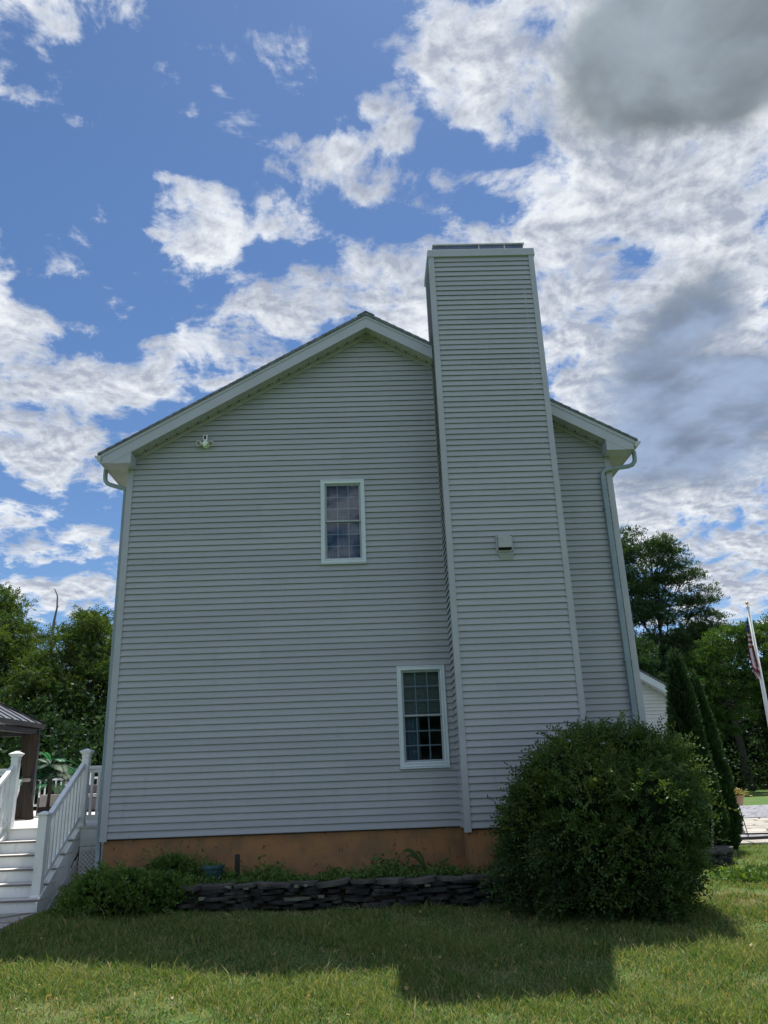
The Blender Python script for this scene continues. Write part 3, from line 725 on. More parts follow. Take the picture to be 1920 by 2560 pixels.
    gm = MB(); gm.prism(prof, -.36, DEP+.3); gm.prism([(G(0), 6.04), (G(.05), 6.034), (G(.066), 6.075), (G(.106), 6.10), (G(.108), 6.13), (G(0), 6.13)], -.363, -.3602)
    gm.build('gutter', 'gutter', house)
    # shingle slope, stepped courses
    sh = MB()
    L = 4.62+.05; N = 34
    top = 8.852
    pts = []
    for i in range(N):
        d0 = L*i/N; d1 = L*(i+1)/N
        pts += [(APX+s*d0, top-SL*d0+.0), (APX+s*d1, top-SL*d1+.010)]
    pts += [(APX+s*L, top-SL*L-.03), (APX, top-.052)]
    sh.prism(pts, -.375, DEP+.32)
    sh.build('roof_slope', 'shingle', house)
    # decking below the shingles closes the attic
    MB().prism([(APX, top-.054), (APX+s*(L-.06), top-.054-SL*(L-.06)), (APX+s*(L-.06), top-.09-SL*(L-.06)), (APX, top-.09)], -.318, DEP+.3).build('roof_deck', 'room', house)
q = MB()
for i in range(40):
    y0 = -.39+i*.245
    q.prism([(APX-.16, 8.783), (APX, 8.876), (APX+.16, 8.783), (APX+.16, 8.766), (APX, 8.858), (APX-.16, 8.766)], y0, y0+.243+.0)
q.build('ridge_cap', 'shingle', house)

# downspouts
q = MB()
q.tube([(8.895, -.10, 6.05), (8.895, -.10, 5.93), (8.885, -.10, 5.86), (8.84, -.09, 5.80), (8.76, -.08, 5.775), (8.42, -.075, 5.735), (8.335, -.072, 5.715), (8.30, -.070, 5.66), (8.292, -.070, 5.55)], [.040]*9, 10, flat=.8)
q.box(8.252, 8.332, -.100, -.036, -.72, 5.60)
for i in range(3): q.box(8.266+i*.022, 8.274+i*.022, -.1035, -.1, -.72, 5.54)
ds = q.build('downspout', 'spout', house, smooth=False, bevel=.006)
for zz in (5.02, 2.40):
    MB().box(8.232, 8.372, -.1065, -.03, zz-.004, zz+.004).box(8.228, 8.25, -.09, -.03, zz-.012, zz+.012).box(8.334, 8.356, -.09, -.03, zz-.012, zz+.012).build('strap', 'spout', ds)
q = MB()
q.tube([(-.43, .06, 6.05), (-.43, .06, 5.90), (-.42, .06, 5.83), (-.38, .06, 5.775), (-.32, .065, 5.75), (-.13, .07, 5.69), (-.075, .07, 5.665), (-.055, .07, 5.60), (-.052, .07, 5.5)], [.040]*9, 10, flat=.8)
q.box(-.088, -.022, .035, .105, -.80, 5.56)
q.build('downspout', 'spout', house, bevel=.006)

# twin flood light with camera
sl = thing('floodlight_camera', 'white security camera above two small round flood lamps high on the grey gable wall', 'security light', (1.325, -.016, 6.42))
q = MB(); q.lathe([(.0, 0), (.062, .0), (.066, .02), (.060, .05), (.03, .075), (0, .08)], (0, 0, 0), 20)
mo = q.build('mount', 'lampwhite', sl, smooth=True); mo.rotation_euler = (R(90), 0, 0); mo.location = (.01, .0, .0)
q = MB(); q.ball((.0, -.07, .0), .055, n=10, sc3=(1, .9, 1.15)); q.build('hub', 'lampwhite', sl, smooth=True)
q = MB(); q.box(-.038, .038, -.10, -.045, .055, .165); co_ = q.build('camera_body', 'lampwhite', sl, bevel=.012)
MB().box(-.022, .020, -.104, -.098, .075, .150).build('lens_window', 'lens', co_, bevel=.003)
for s in (-1, 1):
    q = MB(); q.lathe([(.012, -.075), (.022, -.07), (.034, -.05), (.050, .0), (.050, .012), (.046, .012), (.042, .002), (0, .0)], (0, 0, 0), 20)
    lo_ = q.build('lamp_head', 'lampwhite', sl, smooth=True)
    lo_.location = (s*.105, -.115, -.005); lo_.rotation_euler = (R(112), 0, R(22*s))
    le = MB().lathe([(.0, .0), (.041, .002), (.036, .006), (0, .008)], (0, 0, 0), 20).build('lamp_lens', 'reflector', lo_, smooth=True)
    MB().tube([(s*.04, -.07, 0), (s*.075, -.085, 0), (s*.098, -.095, 0)], .014, 8).build('arm', 'lampwhite', sl, smooth=True)

# ------------------------------------------------------------------ deck with stairs
DZ = .18
deck = thing('deck', 'white vinyl deck with a railed flight of steps at the left corner of the house', 'deck', (-1.1, .6, -.86))
def dk(mbo, name, mat, parent=None, **k):
    o = mbo.build(name, mat, parent or deck, **k)
    if parent is None: o.location = (1.1, -.6, .86)
    return o
q = MB()
yb = .55
for i in range(84):
    y0 = yb-.02+i*.14
    q.box(-9.0, -.03, y0, y0+.135, DZ-.028, DZ)
dk(q, 'floor', 'deckfloor')
q = MB(); q.box(-.50, -.06, yb, yb+.03, DZ-.29, DZ-.03); q.box(-9, -1.66, yb, yb+.03, DZ-.29, DZ-.03); dk(q, 'rim_board', 'white')
for xx in (-1.9, -4, -6, -8):
    for yy in (.65, 6.5, 12.1): dk(MB().box(xx-.06, xx+.06, yy-.06, yy+.06, -1.1, DZ-.03), 'support_post', 'gazwood')
# steps
NR = 6; RISE = (DZ+.85)/NR; RUN = .28
SX0, SX1 = -1.64, -.555
for i in range(1, NR):
    zt2 = DZ-i*RISE; y1 = yb-(i-1)*RUN; y0 = y1-RUN
    q = MB(); q.box(SX0+.02, SX1+.045, y0-.025, y1-.002, zt2-.028, zt2)
    q.box(SX0+.022, SX1+.043, y0-.0275, y0-.0255, zt2-.026, zt2-.002, 1)
    dk(q, 'tread', ['deckfloor', 'nosing'])
for i in range(NR):
    zt2 = DZ-i*RISE; y1 = yb-i*RUN
    q = MB(); q.box(SX0+.02, SX1-.002, y1-.0, y1+.014, zt2-RISE+.002, zt2-.029)
    dk(q, 'riser', 'white')
def stringer(x0, x1):
    pts = [(yb, DZ-.03), (yb, DZ-.34), (yb-RUN*5+.25, -.95), (yb-RUN*5-.03, -.95), (yb-RUN*5-.03, -.70)]
    q = MB(); q.prism([(yb, DZ-.03), (yb, DZ-.36), (yb-RUN*5+.20, -1.02), (yb-RUN*5-.04, -1.02), (yb-RUN*5-.04, -.715)], x0, x1, 'x')
    dk(q, 'stringer', 'white', bevel=.003)
stringer(SX1+.012, SX1+.04); stringer(SX0-.04, SX0-.012)
def newel(x, y, z0, z1, label=None):
    q = MB(); q.box(x-.057, x+.057, y-.057, y+.057, z0, z1)
    o = dk(q, 'newel_post', 'white', bevel=.006)
    c = MB(); c.lathe([(.060, 0), (.062, .02), (.056, .03), (.058, .045), (.092, .088), (.092, .098), (.02, .135), (.004, .14)], (x, y, z1-.002), square=True)
    c.build('post_cap', 'white', o)
    return o
def low_newel(x, y, z0, z1):
    q = MB(); q.box(x-.062, x+.062, y-.062, y+.062, z0, z1)
    q.box(x-.075, x+.075, y-.075, y+.075, z0, z0+.035)
    o = dk(q, 'newel_post', 'white', bevel=.005)
    MB().lathe([(.064, 0), (.082, .004), (.084, .022), (.02, .052), (.003, .055)], (x, y, z1-.001), square=True).build('post_cap', 'white', o)
def rail_run(x, ya, za, yc, zc, n, drop=.80):
    """sloping rail between two newels, with balusters"""
    q = MB(); q.bar((x, ya, za), (x, yc, zc), .072, .062); q.bar((x, ya, za-.05), (x, yc, zc-.05), .045, .04)
    ra = dk(q, 'stair_rail', 'white', bevel=.006)
    q = MB(); q.bar((x, ya, za-drop), (x, yc, zc-drop), .045, .06); q.build('lower_rail', 'white', ra)
    for i in range(n):
        f = (i+.7)/(n+.4); y = ya+(yc-ya)*f; z = za+(zc-za)*f
        MB().box(x-.018, x+.018, y-.018, y+.018, z-drop+.02, z-.04).build('baluster', 'white', ra)
newel(-.535, .62, DZ-.3, 1.22); newel(-1.675, .62, DZ-.3, 1.22)
low_newel(-.595, -.735, -.735+.06, .40); low_newel(-1.70, -.735, -.735+.06, .40)
rail_run(-.565, .57, 1.10, -.68, .355, 9); rail_run(-1.69, .57, 1.10, -.68, .355, 9)
def level_rail(xa, xb, y, z, n, low):
    q = MB(); q.box(xa, xb, y-.035, y+.035, z-.055, z); q.box(xa, xb, y-.022, y+.022, z-.105, z-.056)
    ra = dk(q, 'deck_rail', 'white', bevel=.005)
    MB().box(xa, xb, y-.024, y+.024, low, low+.09).build('lower_rail', 'white', ra)
    for i in range(n):
        x = xa+(xb-xa)*(i+.6)/(n+.2)
        MB().box(x-.02, x+.02, y-.018, y+.018, low+.09, z-.10).build('baluster', 'white', ra)
level_rail(-.477, -.025, .62, 1.085, 4, DZ+.07)
level_rail(-3.5, -1.733, .62, 1.085, 14, DZ+.07)
# far railing
q = MB(); q.box(-9, -2.0, 11.96, 12.04, 1.02, 1.08); q.box(-9, -2.0, 11.97, 12.03, .30, .36)
fr_ = dk(q, 'far_rail', 'white')
for i in range(44): 
    x = -8.9+i*.155
    MB().box(x-.018, x+.018, 11.98, 12.02, .36, 1.02).build('baluster', 'white', fr_)
for x in (-8.9, -6.6, -4.33, -2.0): newel(x, 12.0, DZ, 1.16)
# lattice skirts
def lattice(name, o, u, vtop, wdt, hgt, slope=None):
    q = MB(); u = Vector(u); o = Vector(o); nrm = u.cross(Vector((0, 0, 1)))
    st = .066; th = .030
    def clipbar(p, d, off):
        # p in (s,t) plane, d = direction; clip to the box
        t0, t1 = -9, 9
        for k, (lo, hi) in enumerate(((0, wdt), (0, hgt))):
            if abs(d[k]) < 1e-6: continue
            a, b = (lo-p[k])/d[k], (hi-p[k])/d[k]
            if a > b: a, b = b, a
            t0, t1 = max(t0, a), min(t1, b)
        if slope:
            # keep t below slope line: t < slope[0]+slope[1]*s
            A = p[1]-slope[0]-slope[1]*p[0]; B = d[1]-slope[1]*d[0]
            if B > 0: t1 = min(t1, -A/B)
            elif B < 0: t0 = max(t0, -A/B)
            elif A > 0: return
        if t1-t0 < .04: return
        a = (p[0]+d[0]*t0, p[1]+d[1]*t0); b = (p[0]+d[0]*t1, p[1]+d[1]*t1)
        P0 = o+u*a[0]+Vector((0, 0, a[1]))+nrm*off; P1 = o+u*b[0]+Vector((0, 0, b[1]))+nrm*off
        q.bar(P0, P1, .005, th, upv=(0, 0, 1)) if False else q.bar(P0, P1, th, .005, upv=nrm)
    n = int((wdt+hgt)/st)+2
    for i in range(-n, n):
        clipbar((i*st, 0), (.7071, .7071), .000)
        clipbar((i*st, 0), (-.7071, .7071), .006)
    return dk(q, name, 'white')
lattice('lattice_panel', (-.50, .56, -1.0), (1, 0, 0), 0, .44, .86)
lattice('lattice_panel', (-.50, -.9, -1.0), (0, 1, 0), 0, 1.4, .80, slope=(-.02, .55))
q = MB(); q.box(-.50, -.06, .545, .575, DZ-.36, DZ-.30); q.box(-.50, -.47, .54, .58, -1.0, DZ-.36); dk(q, 'lattice_frame', 'white')
q = MB(); q.prism([(-3.0, -2.2), (-.45, -2.2), (-.52, -.89), (-3.0, -.89)], -1.0, -.835, 'z'); pad = q.build('step_pad', MT['flag']); pad['kind'] = 'structure'
pad.name = 'path'

# ------------------------------------------------------------------ gazebo on the deck
gz = thing('gazebo', 'dark hardtop gazebo with tied back brown drapes standing on the white deck', 'gazebo', (-4.6, 3.0, DZ))
def gp(mbo, name, mat, parent=None, **k):
    o = mbo.build(name, mat, parent or gz, **k)
    if parent is None: o.location = (4.6, -3.0, -DZ)
    return o
GX0, GX1, GY0, GY1, GZ = -6.4, -2.88, 1.15, 4.62, 1.97
ap = ((GX0+GX1)/2, (GY0+GY1)/2, 3.05)
cs = [(GX0, GY0), (GX1, GY0), (GX1, GY1), (GX0, GY1)]
q = MB()
for i in range(4):
    a, b = cs[i], cs[(i+1) % 4]
    q.add([(a[0], a[1], GZ+.10), (b[0], b[1], GZ+.10), ap], [(0, 1, 2)])
    N = 9
    for k in range(N+1):
        f = k/N; m_ = (a[0]+(b[0]-a[0])*f, a[1]+(b[1]-a[1])*f, GZ+.105)
        # standing seams running up the slope until the hip
        cx = (a[0]+b[0])/2; cy = (a[1]+b[1])/2
        g = 1-abs(2*f-1)
        e_ = (m_[0]+(ap[0]-cx)*g, m_[1]+(ap[1]-cy)*g, GZ+.105+(3.05-GZ-.10)*g)
        q.bar(m_, e_, .02, .03, mi=1)
gp(q, 'roof', ['gazroof', 'gazwood'])
q = MB()
for i in range(4): q.bar((cs[i][0], cs[i][1], GZ+.11), ap, .07, .05)
gp(q, 'hip_rib', 'gazwood')
q = MB()
for i in range(4):
    a, b = cs[i], cs[(i+1) % 4]
    q.bar((a[0], a[1], GZ+.05), (b[0], b[1], GZ+.06), .04, .09)
gp(q, 'eave_beam', 'gazwood')
ins = [(GX0+.12, GY0+.16), (GX1-.07, GY0+.16), (GX1-.07, GY1-.16), (GX0+.12, GY1-.16)]
q = MB()
for i in range(4):
    a, b = ins[i], ins[(i+1) % 4]
    q.bar((a[0], a[1], GZ-.09), (b[0], b[1], GZ-.06), .06, .10)
gp(q, 'inner_beam', 'gazwood')
for i, (x, y) in enumerate(ins):
    q = MB(); q.box(x-.05, x+.05, y-.05, y+.05, DZ, GZ-.02); gp(q, 'post', 'gazwood')
    dr = MB()
    # gathered cloth, tied in near the middle, flaring to the floor
    prof = [(GZ-.12, .23), (1.75, .21), (1.45, .17), (1.15, .12), (.98, .075), (.9, .08), (.7, .15), (.45, .22), (.25, .255), (DZ+.01, .265)]
    N = 44; vs = []
    cx, cy = x-.09*(1 if x > -5 else -1), y-.10
    for z, r in prof:
        for k in range(N):
            a = 2*math.pi*k/N; rr = .74*r*(1+.14*math.sin(a*9+z)+.07*math.sin(a*17))
            vs.append((cx+math.cos(a)*rr*1.0, cy+math.sin(a)*rr*.62, z))
    fs = [(j*N+k, j*N+(k+1) % N, (j+1)*N+(k+1) % N, (j+1)*N+k) for j in range(len(prof)-1) for k in range(N)]
    dr.add(vs, fs); do = gp(dr, 'drape', 'drape', smooth=True)
    tb = MB(); tb.lathe([(.07, 0), (.085, .01), (.085, .06), (.07, .07)], (cx, cy, .92), 16); tb.build('tie', 'cushion', do)

# furniture on the deck
sf_ = thing('wicker_sofa', 'long grey brown wicker sofa beside the far deck railing', 'sofa', (-3.4, 9.2, DZ))
q = MB(); q.box(-1.0, 1.9, .25, .45, 0, .66); q.build('backrest', 'wicker', sf_, bevel=.03)
q = MB(); q.box(-1.0, 1.9, -.5, .24, .04, .34); q.build('seat', 'wicker', sf_, bevel=.02)
for i in range(4):
    q = MB(); q.box(-.98+i*.72, -.28+i*.72, -.48, .22, .345, .44); q.build('cushion', 'cushion', sf_, bevel=.03)
ch_ = thing('outdoor_armchair', 'beige backed outdoor armchair seen from behind, next to the potted palm', 'armchair', (-3.52, 7.15, DZ))
MB().box(-.30, .30, -.05, .05, .02, .46).build('backrest', 'cushion', ch_, bevel=.02)
MB().box(-.30, .30, .06, .6, .14, .30).build('seat', 'cushion', ch_, bevel=.02)
for s in (-1, 1): MB().box(s*.33-.03, s*.33+.03, -.04, .6, 0, .40).build('armrest', 'wicker', ch_, bevel=.01)
pp = thing('palm_planter', 'dark brown square planter holding the palm beside the gazebo post', 'planter', (-3.36, 6.45, DZ))
q = MB(); q.lathe([(.10, 0), (.135, .02), (.17, .19), (.175, .20), (.155, .20), (.15, .17), (0, .17)], (0, 0, 0), square=True); q.build('bowl', 'potbrown', pp, bevel=.006)

def palm(name, label, loc, h, nf, fl, seed):
    r = np.random.default_rng(seed)
    t_ = thing(name, label, 'palm', loc)
    q = MB(); q.tube([(0, 0, 0), (.02, 0, h*.5), (0, .02, h)], [.04, .033, .03], 8); q.build('trunk', 'potbrown', t_)
    Cs, As, Ns, Ls, Ws, T = [], [], [], [], [], []
    st = MB()
    for i in range(nf):
        az = r.uniform(0, 2*math.pi); el = r.uniform(.1, 1.25); zz = h*(.45+.55*r.random())
        L = fl*r.uniform(.75, 1.1); d = np.array([math.cos(az)*math.cos(el), math.sin(az)*math.cos(el), math.sin(el)])
        pts = []
        for k in range(15):
            f = k/14; p_ = np.array([0, 0, zz])+d*L*f+np.array([0, 0, -1.0])*(L*.55*f*f)
            pts.append(p_)
        st.tube([tuple(p_) for p_ in pts[::3]], .006, 4)
        tint = r.random()
        for k in range(3, 15):
            tg = unit(pts[k]-pts[k-1]); side = unit(np.cross(tg, [0, 0, 1])); nn = np.cross(side, tg)
            for s in (-1, 1):
                for j in (0, .5):
                    Cs.append(pts[k]*(1-j)+pts[k-1]*j); As.append(tg*.6+side*s*.9-nn*.12); Ns.append(nn)
                    Ls.append(L*.30*math.sin(math.pi*min(1, (k+1.5)/17))+.03); Ws.append(.017); T.append(tint)
    st.build('stems', 'leafPalm', t_)
    V = leaf_quads(np.array(Cs), np.array(As), np.array(Ns), np.array(Ls), np.array(Ws))
    quads_mesh('fronds', V, np.array(T), MT['leafPalm'], t_)
palm('potted_palm', 'artificial looking palm with bluish green fronds next to the gazebo drapes', (-3.36, 6.45, DZ+.17), 1.0, 64, .72, 5)

# ------------------------------------------------------------------ garage wing behind the conifers
ga = thing('garage', 'low white sided outbuilding whose gable end shows between the house and the conifers', 'garage', (9.5, 11, -1))
GXR, GXL, GE = 13.02, 6.2, 2.72
gsl = .62; gmx = (GXR+GXL)/2; gpk = GE+gsl*(GXR-GXL)/2
q = MB(); siding(q, (GXL, 11, -.9), (1, 0, 0), (0, -1, 0), gpk+.9, lambda z: (0, GXR-GXL) if z <= GE+.9 else ((GXR-GXL)/2-(gpk+.9-z)/gsl, (GXR-GXL)/2+(gpk+.9-z)/gsl))
def gg(mbo, name, mat, **k):
    o = mbo.build(name, mat, ga, **k); o.location = (-9.5, -11, 1); return o
gg(q, 'gable_siding', 'garwall')
gg(MB().box(GXL, GXR-.01, 11.02, 18, -1.2, GE), 'walls', 'garwall')
gg(MB().box(GXR-.09, GXR+.02, 10.965, 11.0, -.9, GE), 'corner_board', 'casing')
for s in (-1, 1):
    xe = gmx+s*((GXR-GXL)/2+.16); ze = gpk-gsl*abs(xe-gmx)
    gg(MB().prism([(gmx, gpk+.24), (xe, ze+.24), (xe, ze+.02), (gmx, gpk+.02)], 10.70, 10.73), 'rake_fascia', 'casing')
    gg(MB().prism([(gmx, gpk+.03), (xe, ze+.03), (xe, ze+.015), (gmx, gpk+.015)], 10.731, 10.985), 'rake_soffit', 'casing')
    gg(MB().prism([(gmx, gpk+.29), (xe+.04*s, ze+.27), (xe+.04*s, ze+.241), (gmx, gpk+.245)], 10.68, 18.2), 'roof_slope', 'shingle')
gg(MB().box(GXL-.01, GXR+.01, 10.98, 18.0, -1.3, -.9), 'footing', 'cushion')

# ------------------------------------------------------------------ flag pole and flag
fp = thing('flagpole', 'tall white flagpole with a small ball on top at the right edge', 'flagpole', (16.42, 12, -1))
MB().tube([(0, 0, 0), (0, 0, 2), (0, 0, 6.56)], [.075, .070, .045], 16).build('pole', 'pole', fp, smooth=True)
q = MB(); q.lathe([(.05, 0), (.055, .01), (.055, .03), (.018, .04), (.012, .09)], (0, 0, 6.55), 16); q.build('truck', 'pole', fp)
MB().ball((0, 0, 6.70), .052, n=10).build('finial', 'gold', fp, smooth=True)
q = MB(); q.tube([(-.085, -.02, .9), (-.07, -.02, 4), (-.055, -.01, 6.54)], .005, 5); q.build('halyard', 'pole', fp)
q = MB()
NU, NV = 26, 90; top, Ln = 5.22, 1.95
for j in range(NV+1):
    v = j/NV
    wdt = .03+.16*math.sin(math.pi*min(1, v*1.25)*.5) if v < .8 else .19*(1-.5*(v-.8)/.2)
    for i in range(NU+1):
        u = i/NU
        x = -.085-u*wdt*.95-.03*math.sin(v*9)*u + (.05*v if v > .45 else 0)
        y = -.03+.055*math.sin(u*11+v*5)*min(1, v*3)+.03*math.sin(v*14)*u
        z = top-v*Ln+(u*.16 if v > .5 else -u*.05)*math.sin(v*3.1)
        q.v.append((16.42+x, 12+y, z))
for j in range(NV):
    v = j/NV
    for i in range(NU):
        u = i/NU
        a = j*(NU+1)+i
        if v < .22: mi = 2 if not (j % 6 == 3 and i % 4 == 1) else 1
        elif v < .52: mi = int((v*26+u*.8)) % 2
        elif v < .82: mi = int(u*5+v*2.5) % 2
        else: mi = int(u*3.5+v*16) % 2
        q.f.append((a, a+1, a+NU+2, a+NU+1)); q.mi.append(mi)
fl = q.build('flag', ['flagred', 'flagwhite', 'flagblue'], smooth=True, recalc=False)
tag(fl, 'limp national flag with red and white stripes hanging against the white pole', 'flag')

# ------------------------------------------------------------------ stake planter, statue, edging on the patio
sp_ = thing('staked_planter', 'tan flower bowl held up by a thin leaning black stake on the patio', 'planter', (13.37, 8, -.955))
MB().tube([(0, 0, 0), (-.05, 0, .37), (-.11, 0, .73)], .011, 8).build('stake', 'black', sp_)
q = MB(); q.lathe([(.0, 0), (.115, .0), (.125, .01), (.165, .20), (.19, .205), (.19, .235), (.165, .235), (.15, .2), (0, .2)], (-.13, 0, .73), 24); pt_ = q.build('bowl', 'terracotta', sp_, smooth=False)
r = np.random.default_rng(3)
n = 620; c = np.stack([-.13+r.normal(0, .12, n), r.normal(0, .10, n), .96+np.abs(r.normal(0, .06, n))], 1)
V = leaf_quads(c, rdir(n, r)+[0, 0, .8], rdir(n, r), r.uniform(.04, .11, n), r.uniform(.02, .04, n)); quads_mesh('flowers', V, r.random(n), MT['petal'], sp_)
n = 26; c = np.stack([-.2+r.normal(0, .05, n), r.normal(0, .05, n), np.full(n, .98)], 1)
V = leaf_quads(c, rdir(n, r)*.25+[-.1, 0, 1], rdir(n, r), r.uniform(.2, .48, n), np.full(n, .014)); quads_mesh('tall_spikes', V, r.random(n), MT['drape'], sp_)
st_ = thing('rabbit_statue', 'small weathered stone rabbit sitting on the patio by the leaning stake', 'statue', (13.60, 9.1, -.955))
q = MB()
q.ball((0, 0, .14), .14, n=12, sc3=(1.15, .85, 1)); q.ball((.02, 0, .26), .095, n=10, sc3=(1, .8, 1.1)); q.ball((.10, 0, .345), .068, n=10, sc3=(1.25, .85, .95))
q.ball((-.155, 0, .09), .04, n=8); q.ball((.12, .04, .05), .05, n=8, sc3=(1.3, .6, .8)); q.ball((.12, -.04, .05), .05, n=8, sc3=(1.3, .6, .8)); q.ball((.165, 0, .33), .035, n=8)
q.ball((.06, .03, .45), .085, n=8, sc3=(.25, .2, 1)); q.ball((.03, -.03, .44), .085, n=8, sc3=(.25, .2, 1)); q.ball((.10, -.03, .18), .04, n=8, sc3=(.7, .7, 2))
bo = q.build('body', 'rabbitstone', st_, recalc=False); rm = bo.modifiers.new('r', 'REMESH'); rm.mode = 'VOXEL'; rm.voxel_size = .012; rm.use_smooth_shade = True
MB().box(-.2, .2, -.14, .14, -.02, .02).build('plinth', 'rabbitstone', st_, bevel=.01)
q = MB()
def strip(pts, h, th):
    for a, b in zip(pts[:-1], pts[1:]): q.bar((a[0], a[1], -.955+h/2), (b[0], b[1], -.955+h/2), th, h)
strip([(11.5, 7.15), (12.9, 7.25), (13.7, 7.3), (14.6, 7.55), (15.6, 7.65), (17, 7.7)], .06, .10); strip([(13.4, 8.6), (14.0, 8.5), (14.5, 8.2), (14.9, 7.9), (15.6, 7.75)], .04, .08)
tag(q.build('garden_edging', 'black'), 'low black plastic edging curving round the bed on the patio', 'edging')
q = MB(); q.prism([(11.5, 7.2), (13.7, 7.35), (14.8, 7.75), (14.4, 8.2), (13.9, 8.45), (13.0, 8.6), (11.5, 8.6)], -.96, -.945, 'z'); tag(q.build('bed_gravel', 'gravel'), kind='structure')

# ------------------------------------------------------------------ dry stone wall
def slab(mb, r, c, ang, L, Dp, H, mi=0, tilt=0.0):
    n = 7; pts = []
    for k in range(n+r.integers(0, 3)):
        pass
    m_ = n+int(r.integers(0, 3))
    for k in range(m_):
        a = 2*math.pi*k/m_; e = 2.6
        x = math.copysign(abs(math.cos(a))**(2/e), math.cos(a))*L/2*r.uniform(.86, 1.05); y = math.copysign(abs(math.sin(a))**(2/e), math.sin(a))*Dp/2*r.uniform(.86, 1.05)
        pts.append((x, y))
    Mx = Matrix.Translation(c) @ Matrix.Rotation(ang, 4, 'Z') @ Matrix.Rotation(tilt, 4, 'Y') @ Matrix.Rotation(r.normal(0, .04), 4, 'X')
    vs = [Mx @ Vector((x*(1.0+.03*s), y*(1+.03*s), s*H/2+r.normal(0, .004))) for s in (-1, 1) for x, y in pts]
    mb.add(vs, [tuple(range(m_-1, -1, -1)), tuple(range(m_, 2*m_))]+[(k, (k+1) % m_, (k+1) % m_+m_, k+m_) for k in range(m_)], mi)
def stone_wall(name, label, path, z0f, z1f, seed):
    r = np.random.default_rng(seed); q = MB()
    P = [Vector((*p, 0)) for p in path]
    segl = [(b-a).length for a, b in zip(P[:-1], P[1:])]; T = sum(segl)
    def at(s):
        for i, l in enumerate(segl):
            if s <= l or i == len(segl)-1:
                d = (P[i+1]-P[i]).normalized(); return P[i]+d*s, math.atan2(d.y, d.x)
            s -= l
    lev = 0; h0 = 0
    while h0 < .46:
        H = r.uniform(.022, .046); s = r.uniform(-.2, 0)
        while s < T:
            L = r.uniform(.12, .48); p, a = at(max(0, min(T, s+L/2)))
            z0, z1 = z0f(p.x), z1f(p.x)
            if h0+H/2 < (z1-z0)-.03 and r.random() > .03:
                slab(q, r, (p.x+r.normal(0, .012), p.y+r.normal(0, .022)+.04*h0, z0+h0+H/2), a+r.normal(0, .05), L*1.0, r.uniform(.24, .34), H*.94, 1 if r.random() < .008 else 0, r.normal(0, .02))
            s += L+r.uniform(0, .015)
        h0 += H
    s = 0
    while s < T:
        L = r.uniform(.3, .62); p, a = at(min(T, s+L/2))
        slab(q, r, (p.x, p.y+.03+r.normal(0, .03), z1f(p.x)-.01), a+r.normal(0, .12), L*1.08, r.uniform(.34, .44), r.uniform(.035, .070), 2, r.normal(0, .05))
        # lichen crusts stuck on the front
        if r.random() < .5:
            for _ in range(int(r.integers(1, 4))):
                rx = p.x+r.uniform(-.2, .2); slab(q, r, (rx, p.y-.155+r.normal(0, .008), z1f(p.x)-r.uniform(.0, .17)), a, r.uniform(.03, .10), .04, r.uniform(.012, .035), 1)
        s += L*.92
    o = q.build(name, ['slate', 'lichen', 'capstone'])
    return tag(o, label, 'stone wall')
stone_wall('stone_wall', 'low dry stacked dark slate wall with pale lichen in front of the orange foundation', [(1.40, -.98), (3.5, -1.02), (5.5, -1.02), (7.6, -1.05)], lambda x: -.80-.03*x, lambda x: -.565-.006*x, 11)
stone_wall('stone_wall', 'short end of stacked slate peeping out right of the big bush, before the arborvitae', [(9.9, 2.3), (10.5, 2.7), (10.6, 3.1)], lambda x: -1.03, lambda x: -.71, 12)
q = MB(); q.prism([(1.3, -1.0), (8.2, -1.0), (8.4, -.6), (8.4, .02), (1.3, .02)], -1.2, -.64, 'z'); b_ = q.build('bed_soil', 'soil'); b_['kind'] = 'structure'
q = MB(); q.prism([(-.1, -.7), (1.3, -.95), (1.3, .02), (-.05, .02)], -1.2, -.80, 'z'); b_ = q.build('bed_soil', 'soil'); b_['kind'] = 'structure'

# teal pot and black pipe
tp_ = thing('teal_pot', 'round glazed teal pot on the stone wall near its left end', 'plant pot', (1.81, -.62, -.60))
q = MB(); q.lathe([(.0, 0), (.085, 0), (.10, .015), (.135, .15), (.14, .20), (.16, .205), (.165, .245), (.145, .25), (.13, .235), (.125, .20), (0, .20)], (0, 0, 0), 28); q.build('bowl', 'teal', tp_, smooth=False, bevel=.003)
r = np.random.default_rng(33); n = 260
c = np.stack([r.normal(0, .06, n), r.normal(0, .06, n), .2+np.abs(r.normal(0, .03, n))], 1)
quads_mesh('foliage', leaf_quads(c, rdir(n, r)+[0, 0, .6], rdir(n, r), r.uniform(.02, .05, n), r.uniform(.015, .03, n)), r.random(n), MT['leafShrub'], tp_)
q = MB(); q.box(2.10, 2.165, -.53, -.465, -.65, -.235); q.tube([(2.165, -.5, -.33), (2.20, -.5, -.33)], .006, 6); q.tube([(2.197, -.5, -.345), (2.197, -.5, -.315)], .006, 6)
tag(q.build('black_post', 'black', bevel=.004), 'short black post with a small side tap before the orange foundation', 'post')

